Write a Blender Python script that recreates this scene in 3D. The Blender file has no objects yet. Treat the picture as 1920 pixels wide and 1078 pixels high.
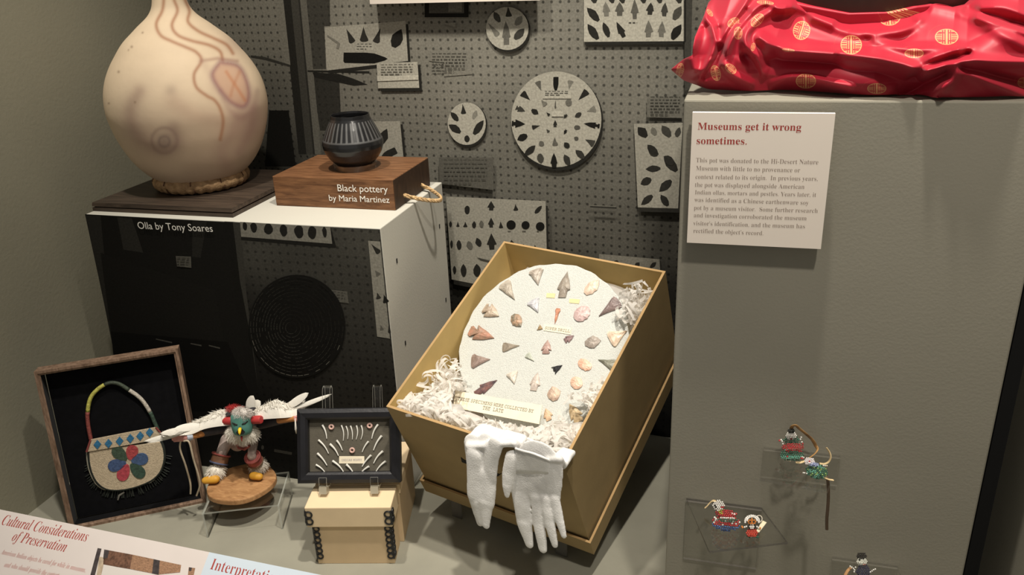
import bpy, math, random
import numpy as np
from mathutils import Vector, Matrix

# ------------------------------------------------------------------ camera
SC = bpy.context.scene
COL = SC.collection
FPX, PITCH, ROLL, YAW, EYE = 1531.5, .38209, -.04156, -.28171, .88
_cp, _sp, _cy, _sy = math.cos(PITCH), math.sin(PITCH), math.cos(YAW), math.sin(YAW)
FW = Vector((_sy * _cp, _cy * _cp, -_sp))
_r0 = Vector((_cy, -_sy, 0)); _u0 = _r0.cross(FW)
RT = math.cos(ROLL) * _r0 + math.sin(ROLL) * _u0
UP = math.cos(ROLL) * _u0 - math.sin(ROLL) * _r0
EYEP = Vector((0, 0, EYE))
cam = bpy.data.cameras.new('camera'); cam.sensor_width = 36; cam.lens = FPX * 36 / 1920
cam.clip_start = .02
camo = bpy.data.objects.new('camera', cam); COL.objects.link(camo)
camo.matrix_world = Matrix(((RT.x, UP.x, -FW.x, 0), (RT.y, UP.y, -FW.y, 0), (RT.z, UP.z, -FW.z, EYE), (0, 0, 0, 1)))
SC.camera = camo

# ------------------------------------------------------------------ light
SC.view_settings.view_transform = 'Standard'; SC.view_settings.look = 'None'
SC.view_settings.exposure = .85; SC.view_settings.gamma = 1.0; SC.view_settings.use_curve_mapping = False
W = bpy.data.worlds.new('gallery'); SC.world = W; W.use_nodes = True
bg = W.node_tree.nodes['Background']
bg.inputs[0].default_value = (1.0, .95, .87, 1); bg.inputs[1].default_value = .15

def spot(name, loc, target, power, size=.03, ang=75, blend=.5, col=(1, .925, .81)):
    l = bpy.data.lights.new(name, 'SPOT'); l.energy = power; l.shadow_soft_size = size
    l.spot_size = math.radians(ang); l.spot_blend = blend; l.color = col
    o = bpy.data.objects.new(name, l); COL.objects.link(o); o.location = loc
    o.rotation_euler = (Vector(target) - Vector(loc)).to_track_quat('-Z', 'Y').to_euler()
    o['kind'] = 'helper'
    return o
spot('case_and_fill_spot', (-.02, .72, 2.05), (-.15, 1.05, .3), 58, .03, 62, .6)
spot('case_and_fill_spot', (-.62, .72, 2.05), (-.75, 1.2, .4), 40, .03, 58, .7)
spot('case_and_fill_spot', (.24, .12, 1.95), (.14, .88, .42), 34, .04, 62, .8)  # added front fill, set forward to brighten the tall plinth's face

# ------------------------------------------------------------------ pixel rays of the photograph -> points on real planes
def ray(x, y): return FW + RT * ((x - 960) / FPX) - UP * ((y - 539) / FPX)
def onY(x, y, Y): d = ray(x, y); return EYEP + d * (Y / d.y)
def onZ(x, y, Z=0.): d = ray(x, y); return EYEP + d * ((Z - EYE) / d.z)
def onX(x, y, X): d = ray(x, y); return EYEP + d * (X / d.x)
def onP(x, y, p, n):
    d = ray(x, y); return EYEP + d * ((Vector(p) - EYEP).dot(n) / d.dot(n))
def zm(ox, oy, s): return lambda p: (ox + p[0] / s, oy + p[1] / s)
def proj(P):
    v = Vector(P) - EYEP; z = v.dot(FW)
    return (960 + FPX * v.dot(RT) / z, 539 - FPX * v.dot(UP) / z)
RND = random.Random(7)

# ------------------------------------------------------------------ materials
def newmat(name):
    m = bpy.data.materials.new(name); m.use_nodes = True
    nt = m.node_tree; return m, nt, nt.nodes['Principled BSDF'], nt.nodes, nt.links
def M(name, c, rough=.6, var=.12, scale=25, bump=0., bscale=200, metal=0., spec=.4, c2=None, stretch=None, sheen=0., sub=0., coat=0., det=4):
    m, nt, b, N, L = newmat(name)
    b.inputs['Roughness'].default_value = rough; b.inputs['Metallic'].default_value = metal
    b.inputs['Specular IOR Level'].default_value = spec
    b.inputs['Coat Weight'].default_value = coat
    if sheen: b.inputs['Sheen Weight'].default_value = sheen
    if sub:
        b.inputs['Subsurface Weight'].default_value = sub; b.inputs['Subsurface Scale'].default_value = .004
    tc = N.new('ShaderNodeTexCoord'); src = tc.outputs['Object']
    if stretch:
        mp = N.new('ShaderNodeMapping'); mp.inputs['Scale'].default_value = stretch
        L.new(src, mp.inputs['Vector']); src = mp.outputs['Vector']
    nz = N.new('ShaderNodeTexNoise'); nz.inputs['Scale'].default_value = scale; nz.inputs['Detail'].default_value = det
    L.new(src, nz.inputs['Vector'])
    rp = N.new('ShaderNodeValToRGB'); e = rp.color_ramp.elements
    lo = tuple(max(0, x * (1 - var)) for x in c); hi = tuple(min(1, x * (1 + var)) for x in (c2 or c))
    e[0].position = .3; e[1].position = .7; e[0].color = (*lo, 1); e[1].color = (*hi, 1)
    L.new(nz.outputs['Fac'], rp.inputs['Fac']); L.new(rp.outputs['Color'], b.inputs['Base Color'])
    if bump:
        n2 = N.new('ShaderNodeTexNoise'); n2.inputs['Scale'].default_value = bscale; n2.inputs['Detail'].default_value = 3
        L.new(src, n2.inputs['Vector'])
        bp = N.new('ShaderNodeBump'); bp.inputs['Strength'].default_value = bump; bp.inputs['Distance'].default_value = .002
        L.new(n2.outputs['Fac'], bp.inputs['Height']); L.new(bp.outputs['Normal'], b.inputs['Normal'])
    return m
def acrylic(name, tint=(.99, .99, .985), gloss=.02):
    m, nt, b, N, L = newmat(name); N.remove(b)
    t = N.new('ShaderNodeBsdfTransparent'); t.inputs[0].default_value = (*tint, 1)
    g = N.new('ShaderNodeBsdfGlossy'); g.inputs['Roughness'].default_value = .05
    fr = N.new('ShaderNodeFresnel'); fr.inputs[0].default_value = 1.45
    mx = N.new('ShaderNodeMixShader'); ad = N.new('ShaderNodeMath'); ad.operation = 'MULTIPLY_ADD'
    ad.inputs[1].default_value = .22; ad.inputs[2].default_value = gloss * .3
    L.new(fr.outputs[0], ad.inputs[0]); L.new(ad.outputs[0], mx.inputs[0])
    L.new(t.outputs[0], mx.inputs[1]); L.new(g.outputs[0], mx.inputs[2])
    L.new(mx.outputs[0], N['Material Output'].inputs[0]); return m
def acrylic_edge(name, c=(.55, .57, .52), t=.45):
    m, nt, b, N, L = newmat(name)
    b.inputs['Base Color'].default_value = (*c, 1); b.inputs['Roughness'].default_value = .15
    tr = N.new('ShaderNodeBsdfTransparent'); mx = N.new('ShaderNodeMixShader'); mx.inputs[0].default_value = 1 - t
    L.new(tr.outputs[0], mx.inputs[1]); L.new(b.outputs[0], mx.inputs[2])
    L.new(mx.outputs[0], N['Material Output'].inputs[0]); return m
def wood(name, c1, c2, scale=9, stretch=(1, 14, 14), rough=.5, dist=6, bump=.15):
    m, nt, b, N, L = newmat(name); b.inputs['Roughness'].default_value = rough; b.inputs['Specular IOR Level'].default_value = .3
    tc = N.new('ShaderNodeTexCoord'); mp = N.new('ShaderNodeMapping'); mp.inputs['Scale'].default_value = stretch
    L.new(tc.outputs['Object'], mp.inputs['Vector'])
    nz = N.new('ShaderNodeTexNoise'); nz.inputs['Scale'].default_value = scale; nz.inputs['Detail'].default_value = 8
    nz.inputs['Roughness'].default_value = .65; nz.inputs['Distortion'].default_value = dist * .1
    L.new(mp.outputs[0], nz.inputs['Vector'])
    rp = N.new('ShaderNodeValToRGB'); e = rp.color_ramp.elements
    e[0].position = .33; e[1].position = .68; e[0].color = (*c1, 1); e[1].color = (*c2, 1)
    L.new(nz.outputs['Fac'], rp.inputs[0]); L.new(rp.outputs[0], b.inputs['Base Color'])
    bp = N.new('ShaderNodeBump'); bp.inputs['Strength'].default_value = bump; bp.inputs['Distance'].default_value = .001
    L.new(nz.outputs['Fac'], bp.inputs['Height']); L.new(bp.outputs[0], b.inputs['Normal']); return m
def attrmat(name, attr='paint', rough=.5, noise=.08, nscale=120, bump=0., bscale=300, spec=.4, rough_from_alpha=None):
    m, nt, b, N, L = newmat(name); b.inputs['Roughness'].default_value = rough; b.inputs['Specular IOR Level'].default_value = spec
    a = N.new('ShaderNodeAttribute'); a.attribute_name = attr
    tc = N.new('ShaderNodeTexCoord'); nz = N.new('ShaderNodeTexNoise'); nz.inputs['Scale'].default_value = nscale
    nz.inputs['Detail'].default_value = 4; L.new(tc.outputs['Object'], nz.inputs['Vector'])
    mr = N.new('ShaderNodeMapRange'); mr.inputs[1].default_value = .25; mr.inputs[2].default_value = .75
    mr.inputs[3].default_value = 1 - noise; mr.inputs[4].default_value = 1 + noise
    L.new(nz.outputs['Fac'], mr.inputs[0])
    vm = N.new('ShaderNodeVectorMath'); vm.operation = 'SCALE'; L.new(a.outputs['Color'], vm.inputs[0]); L.new(mr.outputs[0], vm.inputs['Scale'])
    L.new(vm.outputs[0], b.inputs['Base Color'])
    if rough_from_alpha:
        m2 = N.new('ShaderNodeMapRange'); m2.inputs[3].default_value, m2.inputs[4].default_value = rough_from_alpha
        L.new(a.outputs['Alpha'], m2.inputs[0]); L.new(m2.outputs[0], b.inputs['Roughness'])
    if bump:
        n2 = N.new('ShaderNodeTexNoise'); n2.inputs['Scale'].default_value = bscale; L.new(tc.outputs['Object'], n2.inputs['Vector'])
        bp = N.new('ShaderNodeBump'); bp.inputs['Strength'].default_value = bump; bp.inputs['Distance'].default_value = .002
        L.new(n2.outputs['Fac'], bp.inputs['Height']); L.new(bp.outputs[0], b.inputs['Normal'])
    return m
def printmat(name, pitch):
    """black and white photographic print: tone from the print itself, pegboard holes where alpha says pegboard"""
    m, nt, b, N, L = newmat(name); b.inputs['Roughness'].default_value = .75; b.inputs['Specular IOR Level'].default_value = .12
    a = N.new('ShaderNodeAttribute'); a.attribute_name = 'paint'
    uv = N.new('ShaderNodeUVMap'); uv.uv_map = 'metres'
    sc = N.new('ShaderNodeVectorMath'); sc.operation = 'SCALE'; sc.inputs['Scale'].default_value = 1 / pitch; L.new(uv.outputs[0], sc.inputs[0])
    fr = N.new('ShaderNodeVectorMath'); fr.operation = 'FRACTION'; L.new(sc.outputs[0], fr.inputs[0])
    su = N.new('ShaderNodeVectorMath'); su.operation = 'DISTANCE'; su.inputs[1].default_value = (.5, .5, 0)
    sx = N.new('ShaderNodeVectorMath'); sx.operation = 'MULTIPLY'; sx.inputs[1].default_value = (1, 1, 0)
    L.new(fr.outputs[0], sx.inputs[0]); L.new(sx.outputs[0], su.inputs[0])
    mr = N.new('ShaderNodeMapRange'); mr.inputs[1].default_value = .12; mr.inputs[2].default_value = .21
    mr.inputs[3].default_value = .68; mr.inputs[4].default_value = 0
    L.new(su.outputs['Value'], mr.inputs[0])
    mu = N.new('ShaderNodeMath'); mu.operation = 'MULTIPLY'; L.new(mr.outputs[0], mu.inputs[0]); L.new(a.outputs['Alpha'], mu.inputs[1])
    iv = N.new('ShaderNodeMath'); iv.operation = 'SUBTRACT'; iv.inputs[0].default_value = 1; L.new(mu.outputs[0], iv.inputs[1])
    nz = N.new('ShaderNodeTexNoise'); nz.inputs['Scale'].default_value = 260; nz.inputs['Detail'].default_value = 2; L.new(uv.outputs[0], nz.inputs['Vector'])
    m2 = N.new('ShaderNodeMapRange'); m2.inputs[1].default_value = .25; m2.inputs[2].default_value = .75; m2.inputs[3].default_value = .78; m2.inputs[4].default_value = 1.22
    L.new(nz.outputs['Fac'], m2.inputs[0])
    m3 = N.new('ShaderNodeMath'); m3.operation = 'MULTIPLY'; L.new(iv.outputs[0], m3.inputs[0]); L.new(m2.outputs[0], m3.inputs[1])
    vm = N.new('ShaderNodeVectorMath'); vm.operation = 'SCALE'; L.new(a.outputs['Color'], vm.inputs[0]); L.new(m3.outputs[0], vm.inputs['Scale'])
    L.new(vm.outputs[0], b.inputs['Base Color']); return m

PAINT = (.40, .385, .315)
m_ped = M('plinth_paint', (.262, .247, .200), .7, .04, 6, .09, 330, spec=.25)
m_white = M('case_white_paint', (.54, .525, .465), .6, .03, 5, .12, 260, spec=.25)
m_wall = M('wall_paint', (.30, .285, .215), .8, .05, 4, .2, 200, spec=.2)
m_floor = M('floor_paint', (.30, .29, .235), .75, .10, 9, .1, 150, spec=.2)
m_black = M('gap_and_hole_black', (.008, .008, .008), .8, .1)
m_clear = acrylic('clear_acrylic'); m_edge = acrylic_edge('acrylic_edge')
m_edge_dark = acrylic_edge('acrylic_dark_edge', (.13, .12, .11), .35)
m_card = M('white_card', (.80, .72, .64), .7, .02, 8, spec=.2)
m_cream = M('cream_paper', (.80, .72, .56), .8, .06, 40, spec=.2)
m_redink = M('red_ink', (.36, .055, .045), .7, .02)
m_greyink = M('grey_ink', (.30, .24, .20), .8, .02)
m_blackink = M('black_ink', (.05, .045, .04), .8, .02)
m_whiteink = M('white_vinyl', (.80, .78, .72), .6, .02)

# ------------------------------------------------------------------ mesh helpers
OFF = {}
def props(o, label=None, cat=None, group=None, kind=None):
    if label: o['label'] = label
    if cat: o['category'] = cat
    if group: o['group'] = group
    if kind: o['kind'] = kind
    return o
def thing(name, label, cat, loc, group=None):
    o = bpy.data.objects.new(name, None); COL.objects.link(o); o.empty_display_size = .02
    o.location = loc; OFF[o.name] = Vector(loc)
    return props(o, label, cat, group)
class MB:
    def __init__(s): s.v = []; s.f = []; s.m = []; s.col = None; s.uv = None
    def add(s, vs, fs, m=0):
        n = len(s.v); s.v += [Vector(p) for p in vs]
        for f in fs: s.f.append(tuple(i + n for i in f)); s.m.append(m)
        return s
    def box(s, lo, hi, m=0, T=None):
        P = [(x, y, z) for z in (lo[2], hi[2]) for y in (lo[1], hi[1]) for x in (lo[0], hi[0])]
        if T: P = [T(*p) for p in P]
        return s.add(P, [(0, 2, 3, 1), (4, 5, 7, 6), (0, 1, 5, 4), (2, 6, 7, 3), (0, 4, 6, 2), (1, 3, 7, 5)], m)
    def hexa(s, P, m=0):   # 8 points, bottom quad then top quad
        return s.add(P, [(3, 2, 1, 0), (4, 5, 6, 7), (0, 1, 5, 4), (1, 2, 6, 5), (2, 3, 7, 6), (3, 0, 4, 7)], m)
    def tube(s, pts, r, n=10, m=0, caps=True, flat=None, fdir=None):
        pts = [Vector(p) for p in pts]; k = len(pts)
        R = r if isinstance(r, (list, tuple)) else [r] * k
        vs = []; up = None
        for i, p in enumerate(pts):
            t = (pts[min(i + 1, k - 1)] - pts[max(i - 1, 0)]).normalized()
            if up is None:
                up = Vector((0, 0, 1)) if abs(t.z) < .9 else Vector((1, 0, 0))
                if fdir is not None: up = Vector(fdir)
            a = (up - t * up.dot(t))
            if a.length < 1e-6: a = t.orthogonal()
            a.normalize(); b = t.cross(a); up = a
            for j in range(n):
                q = 2 * math.pi * j / n
                vs.append(p + (a * math.cos(q) * (flat or 1.) + b * math.sin(q)) * R[i])
        fs = [(i * n + j, i * n + (j + 1) % n, (i + 1) * n + (j + 1) % n, (i + 1) * n + j) for i in range(k - 1) for j in range(n)]
        if caps: fs += [tuple(range(n - 1, -1, -1)), tuple(range((k - 1) * n, k * n))]
        return s.add(vs, fs, m)
    def lathe(s, prof, c=(0, 0, 0), n=64, m=0, angs=None, caps=True):
        A = angs or [2 * math.pi * j / n for j in range(n)]; n = len(A); c = Vector(c)
        vs = [c + Vector((r * math.cos(a), r * math.sin(a), z)) for r, z in prof for a in A]
        k = len(prof)
        fs = [(i * n + j, i * n + (j + 1) % n, (i + 1) * n + (j + 1) % n, (i + 1) * n + j) for i in range(k - 1) for j in range(n)]
        if caps: fs += [tuple(range(n - 1, -1, -1)), tuple(range((k - 1) * n, k * n))]
        return s.add(vs, fs, m)
    def prism(s, poly, d, m=0, mside=None):   # poly of 3D points, thickness vector d
        n = len(poly); d = Vector(d); P = [Vector(p) for p in poly]
        s.add(P + [p + d for p in P], [tuple(range(n)), tuple(range(2 * n - 1, n - 1, -1))], m)
        b = len(s.v) - 2 * n
        for i in range(n):
            j = (i + 1) % n; s.f.append((b + i, b + n + i, b + n + j, b + j)); s.m.append(m if mside is None else mside)
        return s
    def ball(s, c, r, nu=10, nv=7, m=0, ax=None):
        c = Vector(c); r = r if isinstance(r, (tuple, list)) else (r, r, r)
        ax = ax or (Vector((1, 0, 0)), Vector((0, 1, 0)), Vector((0, 0, 1)))
        P = lambda u, w: c + ax[0] * (r[0] * math.cos(u) * math.sin(w)) + ax[1] * (r[1] * math.sin(u) * math.sin(w)) + ax[2] * (r[2] * math.cos(w))
        vs = [P(0, 0)] + [P(2 * math.pi * j / nu, math.pi * i / nv) for i in range(1, nv) for j in range(nu)] + [P(0, math.pi)]
        fs = [(0, 1 + j, 1 + (j + 1) % nu) for j in range(nu)]
        fs += [(1 + (i - 1) * nu + j, 1 + i * nu + j, 1 + i * nu + (j + 1) % nu, 1 + (i - 1) * nu + (j + 1) % nu) for i in range(1, nv - 1) for j in range(nu)]
        e = len(vs) - 1; b = 1 + (nv - 2) * nu
        fs += [(e, b + (j + 1) % nu, b + j) for j in range(nu)]
        return s.add(vs, fs, m)
    def capsule(s, a, b, ra, rb, fl=.55, nrm=Vector((0, -1, 0)), n=14):
        a, b = Vector(a), Vector(b); t = (b - a); Ln = t.length; t = t / Ln
        side = nrm.cross(t).normalized(); nn = t.cross(side)
        ring = []
        for k in range(-4, 1): q = k / 4 * math.pi / 2; ring.append((math.sin(q) * ra, math.cos(q) * ra if k > -4 else .0003))
        for k in range(0, 5): q = k / 4 * math.pi / 2; ring.append((Ln + math.sin(q) * rb, math.cos(q) * rb if k < 4 else .0003))
        vs = [a + t * h + side * (math.cos(2 * math.pi * j / n) * r) + nn * (math.sin(2 * math.pi * j / n) * r * fl) for h, r in ring for j in range(n)]
        k = len(ring)
        fs = [(i * n + j, i * n + (j + 1) % n, (i + 1) * n + (j + 1) % n, (i + 1) * n + j) for i in range(k - 1) for j in range(n)]
        fs += [tuple(range(n - 1, -1, -1)), tuple(range((k - 1) * n, k * n))]
        return s.add(vs, fs, 0)
    def build(s, name, mats, parent=None, loc=None, smooth=False, bevel=0, ang=None, label=None):
        if not isinstance(mats, (list, tuple)): mats = [mats]
        if parent is not None: off = OFF[parent.name]
        elif loc is not None: off = Vector(loc)
        else:
            A = np.array([tuple(p) for p in s.v]); mn, mx = A.min(0), A.max(0)
            off = Vector(((mn[0] + mx[0]) / 2, (mn[1] + mx[1]) / 2, mn[2]))
        me = bpy.data.meshes.new(name)
        me.from_pydata([tuple(p - off) for p in s.v], [], s.f)
        for m in mats: me.materials.append(m)
        me.polygons.foreach_set('material_index', s.m)
        if s.uv is not None:
            u = me.uv_layers.new(name='metres')
            for lp in me.loops: u.data[lp.index].uv = s.uv[lp.vertex_index]
        if s.col is not None:
            ca = me.color_attributes.new('paint', 'FLOAT_COLOR', 'POINT')
            ca.data.foreach_set('color', np.array(s.col, dtype=np.float32).ravel())
        me.polygons.foreach_set('use_smooth', [bool(smooth)] * len(s.f))
        if smooth and ang: me.set_sharp_from_angle(angle=math.radians(ang))
        me.update()
        o = bpy.data.objects.new(name, me); COL.objects.link(o); OFF[o.name] = off
        if parent is not None: o.parent = parent
        else: o.location = off
        if bevel:
            b = o.modifiers.new('bevel', 'BEVEL'); b.width = bevel; b.segments = 2; b.limit_method = 'ANGLE'
        if label: o['label'] = label
        return o
def fixnormals(o):
    import bmesh
    bm = bmesh.new(); bm.from_mesh(o.data); bmesh.ops.recalc_face_normals(bm, faces=bm.faces); bm.to_mesh(o.data); bm.free(); return o

def _map(U, Lw, D=None):
    def f(t):
        o = ''
        for c in t:
            if 'A' <= c <= 'Z': o += chr(U + ord(c) - 65)
            elif 'a' <= c <= 'z': o += chr(Lw + ord(c) - 97)
            else: o += c
        return o
    return f
SERIF = _map(0x1d400, 0x1d41a); TYPEW = _map(0x1d670, 0x1d68a); ITALIC = _map(0x1d468, 0x1d482); PLAIN = lambda t: t
def lettering(name, lines, mat, parent, lift=.00007, thin=0.):
    """lines: (text, style, left baseline point, right baseline point, up vector); each fitted between its two points"""
    mb = MB()
    for (t, st, a, b, up, *asp) in lines:
        cu = bpy.data.curves.new('line', 'FONT'); cu.body = st(t); cu.size = 1; cu.resolution_u = 3; cu.offset = thin
        ob = bpy.data.objects.new('line', cu); COL.objects.link(ob)
        bpy.context.view_layer.update()
        me = bpy.data.meshes.new_from_object(ob.evaluated_get(bpy.context.evaluated_depsgraph_get()))
        X = [v.co.x for v in me.vertices]; x0, x1 = min(X), max(X)
        a, b = Vector(a), Vector(b); ex = (b - a); k = ex.length / (x1 - x0); ex.normalize()
        up = Vector(up); ey = (up - ex * up.dot(ex)).normalized(); n = ex.cross(ey)
        ka = asp[0] if asp else 1.
        mb.add([a + ex * (v.co.x - x0) * k + ey * v.co.y * k * ka + n * lift for v in me.vertices], [tuple(p.vertices) for p in me.polygons])
        bpy.data.objects.remove(ob); bpy.data.curves.remove(cu); bpy.data.meshes.remove(me)
    return mb.build(name, mat, parent)

# ================================================================== THE SETTING
wallY = lambda x: 1.40 + (-.1 - x) * .10
WN = Vector((-.10, -1, 0)).normalized()          # back wall faces the visitor, turned a little
WP = Vector((-.1, 1.40, 0))
MB().box((-1.22, .2, -.04), (.40, 1.60, 0)).build('floor', m_floor)['kind'] = 'structure'
wb = MB().hexa([(-1.22, wallY(-1.22), 0), (.40, wallY(.40), 0), (.40, wallY(.4) + .05, 0), (-1.22, wallY(-1.22) + .05, 0),
                (-1.22, wallY(-1.22), 1.25), (.40, wallY(.40), 1.25), (.40, wallY(.4) + .05, 1.25), (-1.22, wallY(-1.22) + .05, 1.25)])
wb.build('wall_back', m_wall)['kind'] = 'structure'
MB().box((-1.22, .2, 0), (-1.175, 1.55, 1.25)).build('wall_left', m_wall)['kind'] = 'structure'
Ys = onX(1881, 860, .335).y
MB().box((.335, .2, 0), (.375, 1.39, 1.25)).build('wall_right', m_ped)['kind'] = 'structure'
MB().box((.319, Ys, 0), (.335, Ys + .12, 1.2)).build('gap_shade_1', m_black)['kind'] = 'structure'  # black strip standing in for the shaded gap between tall plinth and wall

# ------------------------------------------------------------------ photographic prints
W0 = (1., .955, .80)
class Print:
    def __init__(s, p0, n, base_lift=0.): s.p0 = Vector(p0); s.n = n; s.mb = MB(); s.mb.col = []; s.mb.uv = []; s.k = 0; s.ex = Vector((0, 0, 1)).cross(n); s.lift = base_lift
    def uvof(s, P): d = P - s.p0; return (d.dot(s.ex), P.z)
    def raw(s, P3, tone, peg, fs):
        t = [(*(w * x for w in W0), g) for x, g in zip(tone, peg)]
        s.mb.add(P3, fs); s.mb.col += t; s.mb.uv += [s.uvof(p) for p in P3]
    def poly(s, px, tone, peg=0., Z=None):
        s.k += 1
        if Z: px = [Z(p) for p in px]
        P = [onP(x, y, s.p0, s.n) + s.n * (s.lift + .00003 * s.k) for x, y in px]
        # keep facing the visitor
        ar = sum(px[i][0] * px[(i + 1) % len(px)][1] - px[(i + 1) % len(px)][0] * px[i][1] for i in range(len(px)))
        if ar > 0: P = P[::-1]
        s.raw(P, [tone] * len(P), [peg] * len(P), [tuple(range(len(P)))])
    def ell(s, c, rx, ry, tone, Z=None, sc=1., n=32, peg=0.):
        if Z: rx, ry = rx / sc, ry / sc; c = Z(c)
        s.poly([(c[0] + rx * math.cos(2 * math.pi * i / n), c[1] + ry * math.sin(2 * math.pi * i / n)) for i in range(n)], tone, peg)
    def point(s, tip, base, w, tone, Z=None, kind='leaf'):
        if Z: k = Z((1, 0))[0] - Z((0, 0))[0]; tip, base, w = Z(tip), Z(base), w * k
        dx, dy = base[0] - tip[0], base[1] - tip[1]; L = math.hypot(dx, dy); dx, dy = dx / L, dy / L; nx, ny = -dy, dx
        sh = SHAPES[kind]
        pts = [(a, b) for a, b in sh] + [(a, -b) for a, b in reversed(sh) if b > 0]
        s.poly([(tip[0] + dx * a * L + nx * b * w / 2 * RND.uniform(.85, 1.1), tip[1] + dy * a * L + ny * b * w / 2 * RND.uniform(.85, 1.1)) for a, b in pts], tone)
    def lines(s, a, b, h, n, tone, frac=.9):   # rows of illegible type
        for i in range(n):
            y = h * (i + .5) / n; x = a[0] + (b[0] - a[0]) * .06
            X1 = a[0] + (b[0] - a[0]) * (frac if i < n - 1 else .6)
            while x < X1:
                w = RND.uniform(3, 9); w = min(w, X1 - x)
                yy = a[1] + (b[1] - a[1]) * (x - a[0]) / (b[0] - a[0]) + y
                s.poly([(x, yy - .9), (x + w, yy - .9), (x + w, yy + .9), (x, yy + .9)], tone); x += w + 2.4
    def field(s, P00, P10, P01, nx, ny, samples, peg):
        """base sheet: tone interpolated between samples given at photo positions"""
        V = []; T = []
        S = np.array([(a, b) for a, b, c in samples], float); C = np.array([c for a, b, c in samples])
        for j in range(ny + 1):
            for i in range(nx + 1):
                p = P00 + (P10 - P00) * (i / nx) + (P01 - P00) * (j / ny); V.append(p)
                x, y = proj(p); d2 = ((S - (x, y)) ** 2).sum(1) + 900
                w = 1 / d2 ** 1.5; T.append(float((w * C).sum() / w.sum()))
        F = [(j * (nx + 1) + i, j * (nx + 1) + i + 1, (j + 1) * (nx + 1) + i + 1, (j + 1) * (nx + 1) + i) for j in range(ny) for i in range(nx)]
        s.raw(V, T, [peg] * len(V), F)
SHAPES = {
    'leaf': [(0, 0), (.2, .6), (.45, 1), (.75, .85), (1, .35)],
    'tri': [(0, 0), (.5, .55), (.85, 1), (.95, .95), (1, .5)],
    'stem': [(0, 0), (.3, .55), (.68, 1), (.72, .62), (1, .55)],
    'notch': [(0, 0), (.35, .6), (.75, 1), (.73, .5), (.86, .38), (.9, .75), (1, .62)],
    'drill': [(0, 0), (.3, .45), (.65, .6), (.85, 1), (1, .7)],
    'barb': [(0, 0), (.4, .5), (1, 1), (.82, .35), (.95, .3)],
    'oval': [(0, 0), (.06, .45), (.25, .85), (.5, 1), (.75, .9), (.95, .5), (1, .2)],
    'blunt': [(0, 0), (.06, .3), (.3, .85), (.5, 1), (.97, .95), (1, .8)],
}
m_print = printmat('photo_print', .01515)
zb = 1.12
PL = Vector((-1.172, wallY(-1.172), .0)) + WN * .003; PR = Vector((.33, wallY(.33), .0)) + WN * .003
mur = Print(PL, WN, .0)
mur.p0 = PL
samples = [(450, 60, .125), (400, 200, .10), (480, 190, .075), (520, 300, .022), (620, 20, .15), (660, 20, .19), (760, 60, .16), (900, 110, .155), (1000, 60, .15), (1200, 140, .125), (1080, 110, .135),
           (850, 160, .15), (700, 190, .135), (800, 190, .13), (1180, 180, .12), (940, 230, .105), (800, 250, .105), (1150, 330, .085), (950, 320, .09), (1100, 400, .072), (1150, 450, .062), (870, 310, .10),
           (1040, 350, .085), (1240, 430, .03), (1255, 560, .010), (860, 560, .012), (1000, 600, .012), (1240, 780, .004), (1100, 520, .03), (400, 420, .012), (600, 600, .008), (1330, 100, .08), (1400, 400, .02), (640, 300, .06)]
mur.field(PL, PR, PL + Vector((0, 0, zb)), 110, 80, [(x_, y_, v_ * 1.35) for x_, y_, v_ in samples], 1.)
a, b, c, d = zm(560, 0, 3.5925), zm(900, 0, 3.593), zm(430, 0, 4.493), zm(820, 280, 3.85)
# frame post of the old cabinet, its dark reveal, shelf
mur.poly([(640, -60), (845, -60), (850, 220), (800, 222), (815, 582), (680, 585)], .052, .6, c)
mur.poly([(690, 600), (925, 640), (945, 1100), (765, 1100)], .032, .4, c)
mur.poly([(445, -60), (512, -60), (650, 1300), (585, 1300)], .018, 0, c)
mur.poly([(512, -60), (580, -60), (720, 1300), (650, 1300)], .052, 0, c)
mur.poly([(575, -60), (645, -60), (775, 1300), (712, 1300)], .125, 0, c)
mur.poly([(575, -60), (590, -60), (722, 1300), (706, 1300)], .028, 0, c)
mur.poly([(455, 0), (515, 545), (470, 560), (380, 20), (385, 0)], .165, 0, c)
mur.poly([(180, 466), (300, 480), (520, 548), (505, 562), (300, 505), (180, 484)], .035, 0, c)
mur.poly([(335, 930), (500, 930), (560, 1400), (300, 1400)], .008, 0, c)
mur.poly([(660, 592), (1180, 600), (1180, 618), (660, 606)], .018, 0, c)
mur.poly([(700, 610), (920, 622), (1040, 660), (1165, 712), (1050, 722), (900, 690), (720, 650)], .016, 0, c)
# boards and papers: dark cast edge printed first
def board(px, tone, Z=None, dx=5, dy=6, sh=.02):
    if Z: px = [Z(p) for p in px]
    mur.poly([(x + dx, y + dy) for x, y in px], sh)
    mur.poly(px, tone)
T1 = .36
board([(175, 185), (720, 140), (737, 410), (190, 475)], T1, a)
for t_, b_, w_ in (((322, 195), (366, 288), 46), ((437, 180), (443, 282), 56), ((552, 187), (520, 288), 46)): mur.point(t_, b_, w_, .03, a, 'tri')
mur.point((693, 195), (640, 318), 78, .016, a, 'leaf'); mur.point((600, 396), (303, 385), 76, .009, a, 'blunt')
mur.poly([(385, 290), (505, 290), (505, 340), (385, 345)], .40, 0, a); mur.lines(a((385, 288)), a((505, 288)), 14, 3, .12)
mur.poly([(190, 230), (280, 290), (270, 330), (255, 325), (262, 295), (195, 245)], .2, 0, a)
mur.poly([(880, 350), (1165, 350), (1168, 500), (980, 515), (978, 420), (880, 410)], .19, 0, a); mur.lines(a((885, 352)), a((1160, 352)), 38, 7, .06)
board([(530, 425), (805, 415), (817, 590), (540, 593)], .40, a); mur.lines(a((545, 428)), a((800, 424)), 22, 5, .15); mur.poly([(535, 510), (812, 505), (813, 535), (537, 545)], .50, 0, a)
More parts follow.
